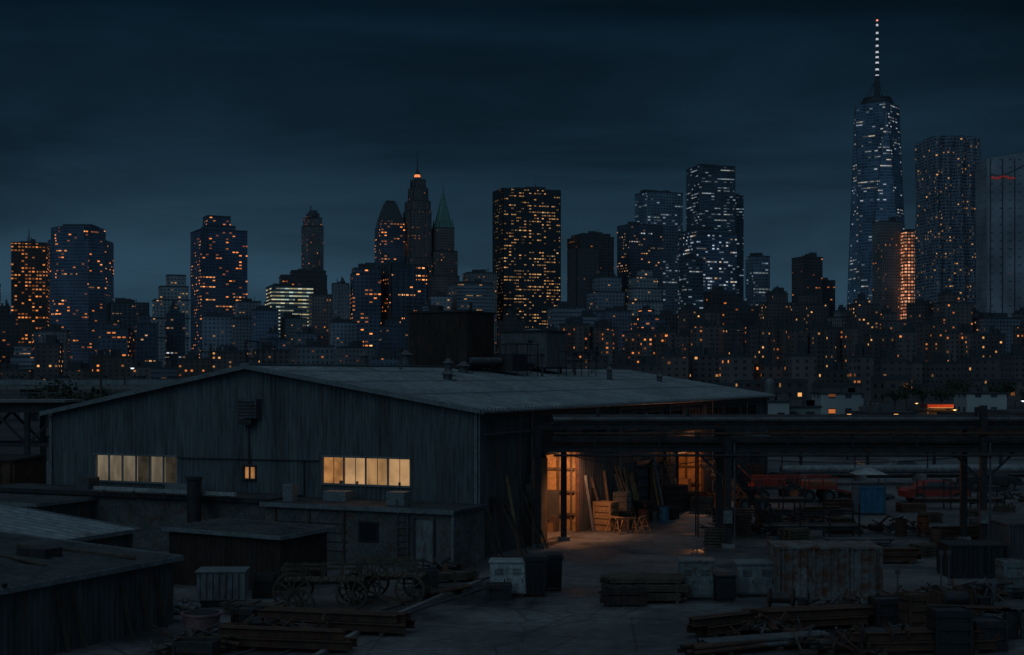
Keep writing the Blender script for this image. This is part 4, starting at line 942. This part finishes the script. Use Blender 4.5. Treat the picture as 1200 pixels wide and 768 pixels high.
fs=[(j*NP+i,j*NP+(i+1)%NP,(j+1)*NP+(i+1)%NP,(j+1)*NP+i) for j in range(NL) for i in range(NP)]
f8s=facade('f_ripple',(.19,.23,.29),(.04,.052,.07),3.2,3.5,.6,.5,.06,.0,YEL,.9,lo=.5)
b.add(vs,fs,f8s); b.add(vs[-NP:],[tuple(range(NP))],rf)
for k in range(5): b.box((X-wd*.36+k*wd*.18,Y+50,z1+U(0,2)),(wd*.12,wd*.5,U(2,5)),rf,.12)
b.finish('rippled_steel_tower',uvo=640)
Y=1400; x0,x1=xat(1157,Y),xat(1203,Y); za,zb_=zat(186,Y),zat(178,Y); b=B()
vs=[(x0,Y,0),(x1,Y,0),(x1,Y+35,0),(x0,Y+35,0),(x0,Y,za),(x1,Y,zb_),(x1,Y+35,zb_),(x0,Y+35,za)]
b.add(vs,[(4,5,6,7),(0,1,5,4),(1,2,6,5),(2,3,7,6),(3,0,4,7)],f17); rs=emit('red_sign_face',(1,.09,.07),.16)
for k in range(9): b.box((x0+5+k*2.6,Y-.4,zat(208+1.2*math.sin(k*1.1),Y)),(1.7,.5,U(1.2,2.4)),rs)
b.beam((x0+3,Y-.4,zat(204,Y)),(x0+14,Y-.4,zat(207,Y)),.5,.7,steel_l); b.beam((x0+14,Y-.4,zat(207,Y)),(x1-1,Y-.4,zat(193,Y)),.5,.7,steel_l)
for k in (0,12,24): b.box((x0+3+k,Y-.3,zb_/2),(.8,.6,zb_*.94),rf)
b.finish('concrete_slab_tower')
tower('low_office_block',[(1157,1215,372)],1250,f16,.2); tower('dark_office_block',[(1205,1260,300)],1600,f9,.3); tower('stepped_office_block',[(-70,-15,330)],1600,f5,.3); tower('dark_office_block',[(-140,-72,290)],1700,f2,.3); tower('dark_slab_tower',[(1270,1330,240)],1700,f16,.3)
ms=[f9,f11,f20,f6,f8,f10,f19,f3,f10,f8]
px=-120
while px<1330:
    wd=U(22,46); yt=U(366,398) if px<640 else U(348,376)
    tower('mid_rise_block',[(px,px+wd,yt)]+([(px+wd*.2,px+wd*.7,yt-U(5,12))] if R()<.5 else []),U(1180,1300),random.choice(ms if px<760 else [f9,f11,h2,h1,h2,f9,h3]),U(.1,.5)); px+=wd*(U(.65,1.1) if px>600 else U(1,1.9))
px=-120
while px<640:
    wd=U(30,60); yt=U(402,434); tower('low_rise_block',[(px,px+wd,yt)],U(850,1100),random.choice([f8,f3,h2,f11,h1,h3,h1]),U(.1,.4)); px+=wd*U(.7,1.1)
px=600
while px<1340:
    wd=U(24,44); yt=U(378,392); Y_=U(900,1060); m=random.choice([h1,h2,h1,h3,h2])
    b,l=tower('x',[(px,px+wd,yt)],Y_,m,U(.15,.55),r=.5,ret=True)
    X,w_,d_,z1=l; b.box((X,Y_+50,(z1-1.5)/2),(w_*.35,d_*2.2,z1-1.5),m,.3); b.cyl((X+w_*.2,Y_+50,z1),(X+w_*.2,Y_+50,z1+5),2.2,rf,10); b.finish('brick_apartment_block',uvo=int(U(0,300))*12.6); px+=wd*U(.75,1.25)
px=640
while px<1340:
    wd=U(22,50); yt=U(412,436); tower('low_brick_block',[(px,px+wd,yt)],U(600,760),random.choice([h1,h2,h3,h2]),U(.1,.4),mech=True); px+=wd*U(.9,1.3)
px=840
while px<1340:
    wd=U(30,60); tower('low_brick_block',[(px,px+wd,U(446,458))],U(360,460),random.choice([h1,h2,h2]),U(.1,.3),mech=False); px+=wd*U(1,1.4)
# ---------------------------------------------------------------- world
wl=bpy.data.worlds.new('World'); scene.world=wl; wl.use_nodes=True; t=wl.node_tree; t.nodes.clear(); g=N(t)
tc=g.n('ShaderNodeTexCoord'); sp=g.n('ShaderNodeSeparateXYZ'); g.l(tc.outputs['Generated'],sp.inputs[0])
cr=g.ramp(sp.outputs[2],[(0,(.019,.046,.074)),(.07,(.0165,.040,.063)),(.15,(.0062,.0185,.032)),(.25,(.0018,.0080,.0155)),(.5,(.020,.037,.053)),(1,(.068,.10,.132))])  # upper stops lie out of view, brightened to add light on the yard
mp=g.n('ShaderNodeMapping'); mp.inputs['Scale'].default_value=(1.3,1.0,6.5); mp.inputs['Rotation'].default_value=(0,math.radians(6),0); g.l(tc.outputs['Generated'],mp.inputs[0])
nz=g.n('ShaderNodeTexNoise'); nz.inputs['Scale'].default_value=1.9; nz.inputs['Detail'].default_value=8; nz.inputs['Roughness'].default_value=.55; nz.inputs['Distortion'].default_value=.5; g.l(mp.outputs[0],nz.inputs[0])
f=g.mapr(nz.outputs[0],.32,.68,.5,1.5); cc=g.mix(1.0,cr,g.comb(f,f,f),'MULTIPLY')
bk=g.mapr(sp.outputs[1],.1,-.8,1.0,2.3); cc=g.mix(1.0,cc,g.comb(bk,bk,bk),'MULTIPLY')  # added brightening of the unseen sky behind the camera, lifts gable and facades
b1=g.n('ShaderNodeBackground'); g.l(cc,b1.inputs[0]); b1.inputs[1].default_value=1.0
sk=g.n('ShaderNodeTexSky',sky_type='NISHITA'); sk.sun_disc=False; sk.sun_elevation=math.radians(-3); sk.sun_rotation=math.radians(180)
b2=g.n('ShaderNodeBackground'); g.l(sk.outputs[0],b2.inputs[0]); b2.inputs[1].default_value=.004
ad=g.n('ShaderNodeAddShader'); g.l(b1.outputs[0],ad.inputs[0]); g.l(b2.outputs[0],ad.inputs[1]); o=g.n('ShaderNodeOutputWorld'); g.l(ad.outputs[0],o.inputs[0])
sl_=bpy.data.lights.new('dusk_fill','SUN'); sl_.energy=.15; sl_.color=(.48,.8,1); sl_.angle=math.radians(40); so=bpy.data.objects.new('dusk_fill',sl_); col.objects.link(so); so.rotation_euler=(math.radians(60),0,math.radians(-35))  # soft fill added from behind left for dusk glow, not direct sunlight
# ---------------------------------------------------------------- camera
cd=bpy.data.cameras.new('camera'); co=bpy.data.objects.new('camera',cd); col.objects.link(co); co.location=(0,0,H); co.rotation_euler=(math.radians(90),0,0)
cd.lens=50; cd.sensor_width=36; cd.shift_y=56/1200; cd.clip_start=.5; cd.clip_end=9000; scene.camera=co
scene.view_settings.view_transform='Standard'; scene.view_settings.look='None'; scene.view_settings.exposure=0
